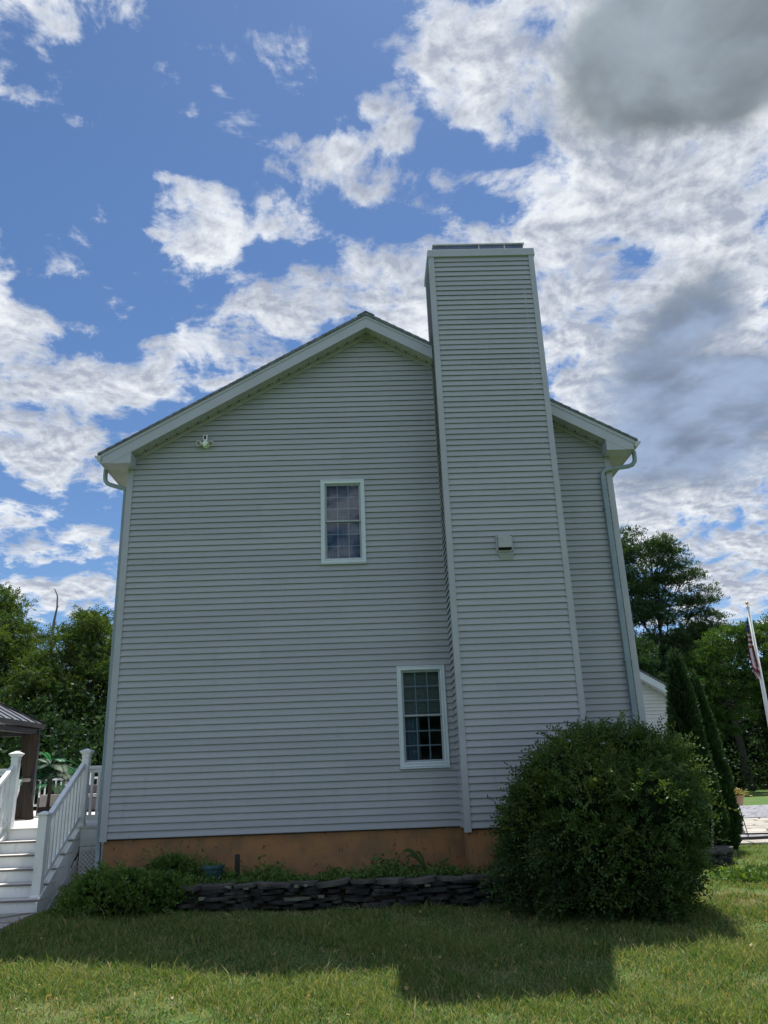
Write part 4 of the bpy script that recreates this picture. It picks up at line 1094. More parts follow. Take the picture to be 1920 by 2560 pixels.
# ------------------------------------------------------------------ shrubs
def twig_leaves(O, D, r, per, tl, ls, lw, droop=.1):
    """O origins, D directions of twigs: leaves set along both sides of each twig"""
    n = len(O); f = (np.arange(per)+.6)/per
    S = unit(np.cross(D, unit(D+r.normal(0, .6, D.shape)+[0, 0, .3])))
    Nn = np.cross(S, D)
    C = O[:, None]+D[:, None]*(tl[:, None]*f)[..., None]-np.array([0, 0, 1.0])*(droop*tl[:, None]*f**2)[..., None]
    sd = np.where(np.arange(per) % 2, 1.0, -1.0)
    A = D[:, None]*.55+S[:, None]*sd[None, :, None]*.8+r.normal(0, .22, (n, per, 3))
    N2 = Nn[:, None]+r.normal(0, .35, (n, per, 3))
    C, A, N2 = C.reshape(-1, 3), A.reshape(-1, 3), N2.reshape(-1, 3)
    m_ = len(C)
    return leaf_quads(C, A, N2, ls*r.uniform(.7, 1.25, m_), lw*r.uniform(.7, 1.2, m_), .12)
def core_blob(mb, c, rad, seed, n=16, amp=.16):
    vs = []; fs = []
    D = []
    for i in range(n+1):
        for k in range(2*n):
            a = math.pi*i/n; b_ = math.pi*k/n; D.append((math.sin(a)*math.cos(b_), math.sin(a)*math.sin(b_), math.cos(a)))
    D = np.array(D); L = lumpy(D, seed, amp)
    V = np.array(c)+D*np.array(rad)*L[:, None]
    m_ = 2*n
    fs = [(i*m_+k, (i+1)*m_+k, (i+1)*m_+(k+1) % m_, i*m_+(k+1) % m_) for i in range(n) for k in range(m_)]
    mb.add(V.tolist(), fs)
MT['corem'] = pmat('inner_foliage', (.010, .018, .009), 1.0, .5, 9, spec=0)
def bush(name, label, loc, rad, ntw, seed, mat='leafBush', per=8, tl=(.10, .26), ls=.045, lw=.024, zcut=None, sprigs=60, squash=None, core=.72, stems=14, lobes=None, yellow=True, group=None, lump=.16):
    r = np.random.default_rng(seed)
    t_ = thing(name, label, 'bush', loc, group=group)
    d = rdir(ntw, r)
    d[:, 2] = np.where(d[:, 2] < -.75, -d[:, 2], d[:, 2])
    L = lumpy(d, seed, lump, 9)
    q_ = r.random(ntw); q_ = .72+.29*q_**.8
    Pp = d*np.array(rad)*(L*q_)[:, None]
    if squash: Pp = squash(Pp)
    # open holes: drop twigs where a coarse noise is low
    hole = np.sin(Pp[:, 0]*7+seed)*np.sin(Pp[:, 1]*6.1+1)*np.sin(Pp[:, 2]*8.3+2)
    keep = (hole > -.42) | (r.random(ntw) < .3)
    if zcut is not None: keep &= Pp[:, 2] > zcut
    Pp = Pp[keep]; dd = d[keep]
    D = unit(dd*1.0+r.normal(0, .55, dd.shape)+[0, 0, .25])
    n = len(Pp)
    V = twig_leaves(Pp, D, r, per, r.uniform(*tl, n), ls, lw)
    big = np.sin(Pp[:, 0]*3.1+seed)+np.sin(Pp[:, 2]*3.7+1.3)+np.sin(Pp[:, 1]*4+.5)
    tint = np.repeat(np.clip(.36+.10*big+r.normal(0, .12, n), 0, .78), per)+r.normal(0, .08, n*per)
    if yellow:
        yl = (np.abs(Pp-np.array([-.25, -.9, .95])*1.0).sum(1) < .45) & (r.random(n) < .25)
        tint = np.where(np.repeat(yl | (r.random(n) < .006), per), 1.0, np.clip(tint, 0, .82))
    quads = [V]; tints = [tint]
    sm = MB()
    # long shoots that stick out
    for i in range(sprigs):
        dv = rdir(1, r)[0]; dv[2] = abs(dv[2])*.9+.05
        if r.random() < .35: dv = unit(np.array([math.copysign(1, dv[0])*.9, dv[1], dv[2]*.6]))
        o_ = dv*np.array(rad)*.93*lumpy(dv[None], seed, lump, 9)[0]
        if squash: o_ = squash(o_[None])[0]
        l_ = r.uniform(.18, .42); di = unit(dv+r.normal(0, .35, 3)+[0, 0, .3])
        pts = [tuple(o_+di*l_*f+np.array([0, 0, -1])*.25*l_*f*f) for f in (0, .4, .75, 1)]
        sm.tube(pts, [.004, .003, .002, .0015], 4, cap=False)
        k = int(l_/.028)
        v_ = twig_leaves(np.array([o_]), np.array([di]), r, k, np.array([l_]), ls*1.0, lw, .25)
        quads.append(v_); tints.append(np.full(k, r.uniform(.25, .75)))
    for i in range(stems):
        a = r.uniform(0, 2*math.pi); e = r.uniform(.35, .95)
        tip = np.array([math.cos(a)*rad[0]*e, math.sin(a)*rad[1]*e, rad[2]*r.uniform(-.2, .8)])
        b0 = np.array([math.cos(a)*.15, math.sin(a)*.12, -rad[2]])
        mid = (b0+tip)/2+np.array([math.cos(a), math.sin(a), 0])*.15
        sm.tube([tuple(b0), tuple(mid), tuple(tip)], [.016, .010, .004], 5)
    quads_mesh('foliage', np.concatenate(quads), np.concatenate(tints), MT[mat], t_)
    if sm.v: sm.build('stems', 'twig', t_, recalc=False)
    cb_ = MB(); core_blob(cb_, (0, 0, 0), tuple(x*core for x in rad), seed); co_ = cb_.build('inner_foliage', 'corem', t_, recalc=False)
    return t_
def sq_big(Pp):
    P2 = Pp.copy()
    # flatter top, wider shoulders, tucked in base
    h = (P2[:, 2]+1.2)/2.4
    w_ = np.where(h < .45, .84+.16*(np.clip(h, 0, 1)/.45)**.8, 1.0)
    P2[:, 0] *= w_; P2[:, 1] *= w_
    return P2
def lobed_bush(name, label, loc, lobes, ntw, seed, mat='leafBush', per=10, tl=(.12, .30), ls=.042, lw=.022, shoots=200, stems=20, core=.74, yellow=None, ymin=None):
    """a shrub grown as overlapping clumps, each with its own tone, plus loose shoots"""
    r = np.random.default_rng(seed); t_ = thing(name, label, 'bush', loc)
    Lb = np.array(lobes); area = (Lb[:, 3]*Lb[:, 4]+Lb[:, 4]*Lb[:, 5]+Lb[:, 3]*Lb[:, 5]); area /= area.sum()
    idx = r.choice(len(Lb), ntw, p=area)
    d = rdir(ntw, r); rad = Lb[idx, 3:6]
    lump = np.ones(ntw)
    for i in range(len(Lb)): k = idx == i; lump[k] = lumpy(d[k], seed*7+i, .34, 8)
    q_ = .70+.36*r.random(ntw)**.85
    Pp = Lb[idx, :3]+d*rad*(lump*q_)[:, None]
    inside = np.zeros(ntw, bool)
    for i, l in enumerate(Lb):
        inside |= ((((Pp-l[:3])/l[3:6])**2).sum(1) < .62) & (idx != i)
    hole = np.sin(Pp[:, 0]*9+seed)*np.sin(Pp[:, 1]*8.1+1)*np.sin(Pp[:, 2]*10.3+2)
    keep = ~inside & ((hole > -.35) | (r.random(ntw) < .25)) & (Pp[:, 2] > -1.12)
    Pp, d, idx = Pp[keep], d[keep], idx[keep]; n = len(Pp)
    D = unit(d+r.normal(0, .5, d.shape)+[0, 0, .35])
    V = twig_leaves(Pp, D, r, per, r.uniform(*tl, n), ls, lw, .2)
    lt = r.uniform(-.13, .16, len(Lb))[idx]
    fine = .09*(np.sin(Pp[:, 0]*13+seed)+np.sin(Pp[:, 2]*15+1.3)+np.sin(Pp[:, 1]*11+.5))
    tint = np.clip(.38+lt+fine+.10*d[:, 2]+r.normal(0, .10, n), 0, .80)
    if yellow is not None:
        for y_ in yellow:
            k = (np.linalg.norm(Pp-np.array(y_[:3]), axis=1) < y_[3]) & (r.random(n) < .5); tint[k] = 1.0
    quads = [V]; tints = [np.repeat(tint, per)]; sm = MB()
    for i in range(shoots):
        li = r.choice(len(Lb), p=area); dv = rdir(1, r)[0]; dv[2] = abs(dv[2])*.9-.1
        o_ = Lb[li, :3]+dv*Lb[li, 3:6]*.95
        if any((((o_-l[:3])/l[3:6])**2).sum() < .8 for j, l in enumerate(Lb) if j != li): continue
        l_ = r.uniform(.15, .60)*(tl[1]/.30); di = unit(dv*.8+r.normal(0, .35, 3)+[0, 0, .45])
        sm.tube([tuple(o_+di*l_*f+np.array([0, 0, -1])*.3*l_*f*f) for f in (0, .4, .75, 1)], [.004, .003, .002, .0015], 4, cap=False)
        k = max(4, int(l_/.030)); quads.append(twig_leaves(np.array([o_]), np.array([di]), r, k, np.array([l_]), ls, lw, .3)); tints.append(np.full(k, r.uniform(.3, .8)))
    zb = Lb[:, 2].min()-.35
    for i in range(stems):
        l = Lb[r.integers(0, len(Lb))]; tip = l[:3]+rdir(1, r)[0]*l[3:6]*.9
        sm.tube([(tip[0]*.25, tip[1]*.3, zb), tuple((tip*.6+np.array([0, 0, zb*.25]))), tuple(tip)], [.015, .010, .003], 5)
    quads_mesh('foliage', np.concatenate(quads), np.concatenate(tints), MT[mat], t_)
    sm.build('stems', 'twig', t_, recalc=False)
    cb_ = MB()
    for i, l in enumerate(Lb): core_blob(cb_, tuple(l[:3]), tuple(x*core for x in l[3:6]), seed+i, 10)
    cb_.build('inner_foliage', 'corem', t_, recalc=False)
    return t_
lobed_bush('big_bush', 'huge loose dark green bush covering the right corner of the house', (7.26, -1.50, .08),
    [(-.12, .05, -.10, .98, .90, .98), (-.72, -.10, .28, .48, .55, .40), (-.22, -.05, .78, .46, .5, .36), (.38, .0, .86, .44, .5, .32), (.74, .0, .60, .42, .5, .36), (.82, 0, .16, .38, .5, .42), (.62, 0, -.38, .42, .5, .42),
     (-1.02, -.05, -.06, .36, .45, .36), (-1.06, -.05, -.58, .38, .45, .38), (-.35, -.62, .30, .50, .42, .40), (.40, -.66, .22, .52, .42, .44), (-.55, -.62, -.35, .50, .42, .42), (.15, -.72, -.45, .48, .42, .40), (.46, -.52, -.35, .44, .42, .42),
     (-.42, -.42, -.82, .52, .42, .32), (.26, -.42, -.86, .46, .42, .28), (-.62, -.3, .62, .36, .4, .30)], 17000, 21, per=8, ls=.054, lw=.027, shoots=800, stems=46, yellow=[(-.36, -.70, .62, .17), (.45, -.6, .75, .10), (-.85, -.5, .55, .10), (-.1, -1.0, -.2, .10)])
lobed_bush('low_shrub', 'low spreading green shrub at the foot of the deck steps, left of the slate wall', (.62, -1.04, -.70),
    [(0, 0, 0, .46, .36, .26), (-.42, 0, -.05, .28, .3, .20), (-.18, -.12, .12, .26, .26, .18), (.22, -.1, .10, .26, .26, .18), (.46, 0, -.04, .28, .28, .20), (.05, -.25, -.08, .34, .24, .18), (-.40, -.20, -.12, .24, .22, .14)], 3000, 22, mat='leafShrub', per=7, ls=.054, lw=.036, tl=(.06, .18), shoots=170, stems=12)
lobed_bush('low_shrub', 'smaller loose shrub leaning against the left end of the slate wall', (1.25, -.92, -.68),
    [(0, 0, 0, .24, .24, .18), (-.18, -.05, .06, .18, .2, .14), (.16, -.08, .02, .18, .18, .14)], 1000, 23, mat='leafShrub', per=7, ls=.050, lw=.034, tl=(.06, .15), shoots=60, stems=6)
lobed_bush('low_shrub', 'leafy shrub climbing the lattice by the left house corner', (.12, -.42, -.68),
    [(0, 0, 0, .24, .22, .20), (.18, 0, .10, .18, .2, .16), (-.16, 0, -.04, .18, .18, .16)], 1000, 24, mat='leafShrub', per=7, ls=.050, lw=.034, tl=(.06, .18), shoots=90, stems=6)
bush('small_weed_bush', 'small shaded weed clump between the left shrub and teal pot', (1.15, -.35, -.50), (.34, .2, .20), 900, 25, mat='leafShrub', ls=.034, lw=.024, tl=(.05, .14), sprigs=24, yellow=False, stems=4)

def conifer(name, label, loc, h, rw, seed, nleaf=26000, lean=0.0):
    r = np.random.default_rng(seed)
    t_ = thing(name, label, 'conifer', loc, group=None)
    def rad_at(f): return rw*np.clip((1-f)**.56, 0, 1)*np.clip(.62+f*2.6, .62, 1)
    f = 1-np.sqrt(r.random(nleaf)); az = r.uniform(0, 2*math.pi, nleaf)
    d = np.stack([np.cos(az), np.sin(az), f*2-1], 1)
    lump = 1+.07*np.sin(az*5+f*23+seed)+.06*np.sin(az*3-f*11+2*seed)+.05*np.sin(az*9+f*47)
    rr = rad_at(f)*lump*r.uniform(.80, 1.10, nleaf)
    C = np.stack([np.cos(az)*rr+lean*f, np.sin(az)*rr, f*h], 1)
    A = np.stack([np.cos(az)*.55, np.sin(az)*.55, np.full(nleaf, .9)], 1)+r.normal(0, .28, (nleaf, 3))
    N_ = np.stack([np.cos(az+1.57), np.sin(az+1.57), np.zeros(nleaf)], 1)+r.normal(0, .5, (nleaf, 3))
    V = leaf_quads(C, A, N_, r.uniform(.07, .15, nleaf), r.uniform(.022, .045, nleaf))
    tint = np.clip(.40+.25*(lump-1)/.1*.5+r.normal(0, .14, nleaf), 0, 1)
    quads_mesh('crown', V, tint, MT['leafArb'], t_)
    q = MB(); N = 20; K = 14; vs = []
    for i in range(K+1):
        ff = i/K
        for k in range(N):
            a = 2*math.pi*k/N; s_ = float(rad_at(np.array(ff)))*.80
            vs.append((math.cos(a)*s_+lean*ff, math.sin(a)*s_, max(.03, ff*h*.97)))
    q.add(vs, [(i*N+k, i*N+(k+1) % N, (i+1)*N+(k+1) % N, (i+1)*N+k) for i in range(K) for k in range(N)])
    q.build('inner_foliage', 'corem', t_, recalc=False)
    MB().tube([(0, 0, -.1), (0, 0, .5)], .07, 8).build('trunk', 'bark', t_)
    return t_
conifer('arborvitae', 'tall pointed arborvitae nearest the house, in front of its twin', (10.50, 3.6, -1), 4.08, .44, 31, 34000, lean=.0)
conifer('arborvitae', 'slightly shorter pointed arborvitae just behind and right of the first', (11.44, 5.2, -1), 3.80, .50, 32, 30000)
conifer('arborvitae', 'slim arborvitae squeezed between house corner and garage', (11.06, 8.6, -1), 3.75, .48, 33, 14000)

# ------------------------------------------------------------------ trees
def tree_parts(seed, lobes, nleaf, lsz, trunk_r, h_base, mat, fork=False):
    """returns (trunk mesh object data, crown mesh data) as a builder; lobes: (x,y,z,rx,ry,rz)"""
    r = np.random.default_rng(seed)
    vol = np.array([l[3]*l[4]*l[5] for l in lobes])**.7; vol /= vol.sum()
    Cc = []; tl = []
    q = MB()
    zt = max(l[2]+l[5]*.6 for l in lobes)
    cx = sum(l[0]*v for l, v in zip(lobes, vol))
    spine = [Vector((0, 0, -.2)), Vector((r.normal(0, .1), 0, h_base*.6)), Vector((cx*.4+r.normal(0, .15), r.normal(0, .2), h_base+(zt-h_base)*.4)), Vector((cx, r.normal(0, .3), zt))]
    q.tube(spine, [trunk_r*1.25, trunk_r, trunk_r*.6, trunk_r*.12], 10)
    for li, (l, v) in enumerate(zip(lobes, vol)):
        c = np.array(l[:3]); rd = np.array(l[3:])
        ncl = max(5, int(9+rd.prod()**.8*1.3))
        d = rdir(ncl, r); q_ = r.uniform(.45, 1.0, ncl)
        cl = c+d*rd*q_[:, None]
        # limb to the lobe
        f = min(.95, max(.25, (c[2]-rd[2]*.5)/zt)); sp = spine[0].lerp(spine[-1], f) if f < .1 else (spine[1].lerp(spine[2], min(1, f*1.3)) if f < .75 else spine[2].lerp(spine[3], (f-.75)/.25))
        if c[2] > h_base+.6: q.tube([sp, sp.lerp(Vector(c), .5)+Vector((0, 0, -.25)), Vector(c)], [trunk_r*.36, trunk_r*.24, trunk_r*.10], 6)
        for k in range(0, ncl, 2): q.tube([Vector(c)*.6+sp*.4, (Vector(c)+Vector(cl[k]))/2+Vector((0, 0, -.1)), Vector(cl[k])], [trunk_r*.14, trunk_r*.09, trunk_r*.03], 5, cap=False)
        n = int(nleaf*v); per = 6
        nt_ = max(1, n//per)
        idx = r.integers(0, ncl, nt_)
        cr = .30*rd.min()+.25
        # leaf sprays gathered on the upper shell of each clump
        dd = rdir(nt_, r); dd[:, 2] = np.where(dd[:, 2] < -.2, -dd[:, 2]*.6, dd[:, 2])
        O = cl[idx]+dd*(cr*r.uniform(.35, 1.15, nt_)*r.choice([.7, 1.0, 1.25], nt_))[:, None]*np.array([1.15, 1.15, .75])
        D = unit(dd+r.normal(0, .5, dd.shape)+[0, 0, .15])
        V = twig_leaves(O, D, r, per, np.full(nt_, lsz*2.6)*r.uniform(.6, 1.3, nt_), lsz, lsz*.62, .2)
        cti = r.uniform(-.14, .18, ncl)[idx]
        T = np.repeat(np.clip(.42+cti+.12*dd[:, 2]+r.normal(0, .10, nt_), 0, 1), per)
        Cc.append(V); tl.append(T)
    return q, np.concatenate(Cc), np.concatenate(tl)
def tree(label, loc, seed, lobes, nleaf, lsz, trunk_r, h_base, mat, name='deciduous_tree', group=None, bark='bark'):
    t_ = thing(name, label, 'tree', loc, group=group)
    q, V, T = tree_parts(seed, lobes, nleaf, lsz, trunk_r, h_base, mat)
    q.build('trunk', bark, t_, smooth=True, recalc=False)
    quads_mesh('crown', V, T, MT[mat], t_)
    return t_
def copy_tree(src, loc, label, rz, s, group=None):
    o = src.copy(); col.objects.link(o); o.location = loc; o.rotation_euler = (0, 0, rz); o.scale = (s, s, s)
    o['label'] = label
    if group: o['group'] = group
    for ch in list(src.children):
        c = ch.copy(); col.objects.link(c); c.parent = o
    return o
def auto_lobes(seed, h, w, z0, n=9):
    r = np.random.default_rng(seed); L = []
    for i in range(n):
        f = (i+.5)/n; z = z0+(h-z0)*(f*.86+.07)
        ww = w*math.sin(math.pi*(.12+.80*f))**.8
        a = i*2.4+seed; rr = ww*.55*r.uniform(.5, 1)
        s_ = w*r.uniform(.34, .48)
        L.append((math.cos(a)*rr, math.sin(a)*rr, z, s_, s_, s_*.72))
    return L
# right hand trees, beyond the driveway and the far lawn
tree('tallest tree at right, tall airy dark green crown rising beside the house wall', (25.7, 45, -1), 41,
     [tuple(l_[:3])+tuple(v_*1.12 for v_ in l_[3:]) for l_ in [(-.6, 0, 18.0, 1.9, 1.9, 1.3), (-1.8, 0, 16.0, 1.8, 1.9, 1.6), (.8, .5, 16.0, 1.8, 1.8, 1.6), (2.6, 0, 15.6, 1.2, 1.4, 1.3), (-1.5, 0, 13.4, 2.0, 2, 1.5), (1.2, 0, 13.3, 2.2, 2, 1.5), (3.5, -.5, 13.6, 1.1, 1.3, 1.1), (-1.8, 0, 10.9, 2.1, 2, 1.4), (.8, 0, 10.6, 2.0, 2, 1.4), (4.3, 0, 11.8, 1.0, 1.2, .9), (3.6, 0, 9.8, 1.7, 1.8, 1.2), (-1.3, .5, 8.2, 2.4, 2, 1.5), (2.0, .5, 8.0, 2.4, 2, 1.4), (5.2, .5, 8.9, 1.2, 1.4, 1.0), (-2.4, 0, 14.6, 1.4, 1.6, 1.3), (-1.6, 0, 17.0, 1.5, 1.5, 1.2), (1.0, 0, 17.3, 1.3, 1.4, 1.1), (.3, -.5, 14.6, 1.9, 1.6, 1.2), (-.6, -.5, 12.2, 2.0, 1.6, 1.2), (2.8, 0, 11.6, 1.5, 1.6, 1.1), (0, -.5, 9.3, 2.0, 1.6, 1.1), (0, -.5, 6.2, 3, 2, 1.4)]], 95000, .15, .20, 5, 'leafD', group=None)
tree('pale green loose treetop peeping above the bright maple', (31.6, 53, -1), 42, [(0, 0, 12.2, 1.4, 1.6, .9), (1.7, 0, 12.0, 1.4, 1.5, .8), (-1.5, 0, 11.4, 1.5, 1.6, 1.0), (.5, 0, 10.2, 2.4, 2, 1.4), (3.6, 0, 11.2, 1.2, 1.4, .8), (0, 0, 7, 3, 2.4, 2)], 14000, .20, .25, 4, 'leafA')
m1_ = tree('broad bright green maple behind the flagpole at the right edge', (30.6, 40, -1), 43,
     [(-3.6, 0, 8.6, 1.9, 2, 1.2), (-1.6, -.4, 9.6, 2.0, 2, 1.2), (.6, -.3, 9.9, 2.0, 2, 1.2), (2.7, 0, 9.4, 2.0, 2, 1.2), (-4.6, 0, 6.9, 1.7, 2, 1.2), (-2.5, -1.2, 7.8, 1.9, 1.6, 1.1), (0, -1.4, 8.2, 2.2, 1.6, 1.1), (2.2, -1.3, 7.6, 2.0, 1.6, 1.1), (4.2, 0, 7.8, 1.8, 2, 1.3), (-3.4, -1, 5.5, 1.9, 1.8, 1.1), (-.9, -1.6, 6.3, 2.0, 1.6, 1.0), (1.6, -1.6, 5.9, 2, 1.6, 1.0), (4.2, -1, 5.4, 2, 1.8, 1.2), (-4.2, -.4, 3.9, 1.6, 1.6, 1.0), (5.4, 0, 3.9, 1.6, 1.6, 1.2), (2.9, -.8, 3.9, 1.6, 1.4, .9)], 56000, .16, .34, 4, 'leafB')
pA = tree('dense dark tree filling the gap behind the garage roof', (20.8, 38, -1), 44, auto_lobes(4, 9.8, 3.4, .8, 15), 36000, .17, .25, 3, 'leafC')
pB = tree('mid green bushy tree in the left part of the wood behind the deck', (-13.9, 26.5, -.9), 45, auto_lobes(5, 10.4, 3.1, 1.0, 16), 46000, .12, .22, 3, 'leafA')
pC = tree('thin crowned tree at the left edge, sky showing through its branches', (-15.5, 29, -.9), 46, auto_lobes(7, 12.6, 2.9, 3.0, 12), 30000, .12, .22, 4, 'leafA')
for i, (x, y, rz, s, src, lab) in enumerate([
    (24.6, 43, 2.0, .95, pA, 'dark tree under the tallest right hand tree'), (35.0, 46, 1.1, 1.0, pA, 'dark tree beyond the maple, cut by the right edge'),
    (28.2, 50, 4.0, .82, pA, 'shaded tree seen low between the second arborvitae and the maple'), (32.6, 52, .6, .8, pA, 'shaded tree behind the big grey trunk at far right'),
    (36.5, 58, 2.0, 1.0, pA, 'dark rear tree above the brush at far right'), (30.5, 60, 4.4, 1.0, pA, 'dark rear tree low behind the grey trunk'), (41.0, 60, 1.0, 1.0, pA, 'dark rear tree past the frame edge on the right'), (26.0, 56, .2, .95, pA, 'dark rear tree beneath the tallest crown'),
    (39.5, 52, 5.0, .9, pB, 'green tree past the right edge of the far lawn'), (16.0, 40, 3.0, .9, pA, 'dark tree hidden mostly behind the garage'),
    (-9.2, 25.5, 1.2, .99, pB, 'green tree touching the left wall of the house, behind the deck'), (-11.4, 24.2, 3.3, .78, pB, 'lower brighter tree in front, between the two taller left trees'),
    (-16.8, 25, 5.0, .80, pB, 'dense low tree above the gazebo roof at the left edge'), (-7.0, 28, 2.4, 1.0, pB, 'tree mostly hidden behind the left wall of the house'),
    (-11.9, 32, .5, .93, pC, 'rear tree with pointed sprigs behind the dead snag'), (-8.6, 31, 2.9, .90, pC, 'rear tree with open top beside the house wall'),
    (-18.5, 32, 4.2, 1.02, pC, 'tall thin tree farthest to the left'), (-9.4, 21.5, 4.4, .48, pA, 'small dark understory tree behind the far deck rail'),
    (-12.6, 21.0, 1.0, .50, pA, 'small dark understory tree behind the palm'), (-14.6, 22, 2.2, .52, pA, 'small dark understory tree under the gazebo roof'), (-6.6, 22, 5.2, .50, pA, 'small dark understory tree hugging the house wall'),
    (-5.2, 22.5, 3.6, .50, pA, 'small dark tree hidden behind the deck corner'), (-17.4, 20.5, .3, .5, pA, 'small dark understory tree at the left edge'),
    (-15.4, 31, 2.2, .95, pB, 'full green tree in the second row at the left edge'), (-12.9, 34, 5.1, .98, pB, 'full green tree in the second row behind the dead snag'), (-10.3, 33, 1.9, .93, pB, 'full green tree in the second row beside the house wall'), (-19.5, 29, 3.0, .95, pB, 'full green tree past the left edge of the wood'),
    (-2, 30, 1.4, .9, pB, 'tree hidden behind the left half of the house'), (4, 33, 2.2, .9, pB, 'tree hidden behind the middle of the house'), (10, 36, .7, .95, pA, 'tree hidden behind the right half of the house')]):
    copy_tree(src, (x, y, -1), lab, rz, s)
# wood behind the photographer, what the windows mirror
for i, (x, rz, s) in enumerate([(-16, 0, 1.3), (-11, 1, 1.5), (-6.5, 2, 1.35), (-2, 3, 1.5), (2.5, 4, 1.4), (7, 5, 1.5), (11, 1.3, 1.5), (16, 2.2, 1.4), (21, .3, 1.5)]):
    copy_tree(pB if i % 2 else pA, (x, -46-(i % 3)*3, -1.3), 'tree in the wood behind the camera, mirrored in the windows', rz, s, group='trees of the wood behind the camera')
# grey trunk in the shade at far right, fallen light trunk
q = MB(); q.tube([(31.45, 47, -1.1), (31.4, 47, 1.5), (31.2, 47, 4.5), (31.0, 47, 8)], [.42, .30, .24, .15], 12); tag(q.build('bare_trunk', 'greybark', smooth=True), 'thick grey tree trunk standing in deep shade at the edge of the far lawn', 'tree trunk')
# dead snag
dt = thing('dead_tree', 'bare dead snag with a curved tip sticking up above the left trees', 'dead tree', (-11.5, 26, -1))
q = MB(); q.tube([(0, 0, 0), (.05, 0, 4), (-.03, 0, 8.2), (-.05, 0, 9.6), (.04, 0, 10.4), (.0, 0, 11.0), (-.16, 0, 11.35), (-.26, 0, 11.4)], [.14, .10, .075, .06, .042, .032, .022, .012], 8)
q.build('trunk', 'greybark', dt, smooth=True)
q = MB(); q.tube([(-.03, 0, 8.6), (-.6, -.2, 8.75), (-1.0, -.2, 9.0)], [.03, .02, .008], 5); q.tube([(-.04, 0, 9.2), (-.45, .1, 9.1), (-1.3, .1, 9.05)], [.03, .02, .008], 5); q.tube([(0, 0, 10.42), (.14, 0, 10.46)], [.025, .008], 5); q.tube([(0, 0, 7.9), (.6, -.3, 8.1), (1.6, -.4, 8.0), (2.2, -.4, 8.5)], [.03, .022, .015, .006], 5)
q.build('branches', 'greybark', dt)
# brush at the foot of the far trees
def ground_cover(name, label, n, xf, yf, zf, ls, lw, mat, seed, up_=.6, kind='stuff'):
    r = np.random.default_rng(seed)
    x = xf(r, n); y = yf(r, n, x); z = zf(r, n, x, y)
    V = leaf_quads(np.stack([x, y, z], 1), rdir(n, r)+[0, 0, up_], rdir(n, r), ls*r.uniform(.6, 1.4, n), lw*r.uniform(.6, 1.4, n))
    o = quads_mesh(name, V, np.clip(r.normal(.4, .2, n), 0, 1), MT[mat])
    tag(o, label, None, None, kind); o['category'] = 'plants'
    return o
ground_cover('undergrowth', 'shaded brush along the foot of the far right trees', 60000, lambda r, n: r.uniform(14, 50, n), lambda r, n, x: 50+r.normal(0, 2.2, n)+(x-30)*.12, lambda r, n, x, y: -1+np.abs(r.normal(0, 1.5, n))*(1+.3*np.sin(x*1.3)), .26, .16, 'leafC', 51)
ground_cover('undergrowth', 'shaded brush filling the wood behind the deck', 60000, lambda r, n: r.uniform(-22, -3, n), lambda r, n, x: 20.5+r.normal(0, 1.2, n), lambda r, n, x, y: -1+np.abs(r.normal(0, 1.9, n)), .20, .12, 'leafC', 52)

# ------------------------------------------------------------------ bed plants
ground_cover('weeds', 'low mixed weeds growing in the bed above the slate wall', 8000, lambda r, n: 1.4+5.4*r.random(n), lambda r, n, x: -.15-.75*r.random(n), lambda r, n, x, y: -.64+np.abs(r.normal(0, .065, n))*(1+.6*np.sin(x*3.3)+.5*np.sin(x*7.7)), .065, .034, 'leafShrub', 53)
ground_cover('weeds', 'leafy plants along the foundation left of the teal pot', 2600, lambda r, n: r.uniform(.3, 1.75, n), lambda r, n, x: r.uniform(-.6, -.1, n), lambda r, n, x, y: -.72+np.abs(r.normal(0, .14, n))*(1+.5*np.sin(x*9)), .05, .03, 'leafShrub', 54)
ground_cover('weeds', 'weeds spilling over the top edge of the slate wall', 2600, lambda r, n: 1.5+5.2*r.random(n), lambda r, n, x: -.98+.16*r.random(n), lambda r, n, x, y: -.57+r.normal(0, .04, n)*(1+.8*np.sin(x*5.1)), .045, .022, 'leafShrub', 57)
ground_cover('fallen_leaves', 'scattered tan fallen leaves and clippings on the lawn', 420, lambda r, n: r.uniform(-1, 9, n), lambda r, n, x: r.uniform(-6.4, -1.2, n), lambda r, n, x, y: bumpy(x, y)+.05, .045, .028, 'petal', 59)
ground_cover('clover', 'small clover and weeds mixed into the lawn', 9000, lambda r, n: np.repeat(r.uniform(-1, 9, n//30), 30)+r.normal(0, .12, n), lambda r, n, x: np.repeat(r.uniform(-6.3, -1.3, n//30), 30)+r.normal(0, .10, n), lambda r, n, x, y: bumpy(x, y)+.02+.02*r.random(n), .024, .020, 'leafShrub', 58)
def blades(name, label, loc, n, L, wd, spread, lean, mat, seed, cat='plant', arch=.5):
    r = np.random.default_rng(seed); t_ = thing(name, label, cat, loc)
    VV = []; T = []
    for i in range(n):
        a = r.uniform(0, 2*math.pi); e = r.uniform(.5, 1.35); l_ = L*r.uniform(.5, 1.1)
        d = np.array([math.cos(a)*math.cos(e)*1+lean[0], math.sin(a)*math.cos(e)*1+lean[1], math.sin(e)]); d = unit(d)
        o_ = np.array([r.normal(0, spread), r.normal(0, spread), 0]); s_ = unit(np.cross(d, [0, 0, 1.0]))
        K = 6; prev = None
        for k in range(K+1):
            f = k/K; c = o_+d*l_*f-np.array([0, 0, 1])*l_*arch*f**2.2; w_ = wd*(1-f**2)*.5+.0008
            cur = (c-s_*w_, c+s_*w_)
            if prev is not None: VV.append([prev[0], prev[1], cur[1], cur[0]]); T.append(min(1, max(0, .5+.3*f+r.normal(0, .05))))
            prev = cur
    quads_mesh('leaves', np.array(VV), np.array(T), MT[mat], t_)
    return t_
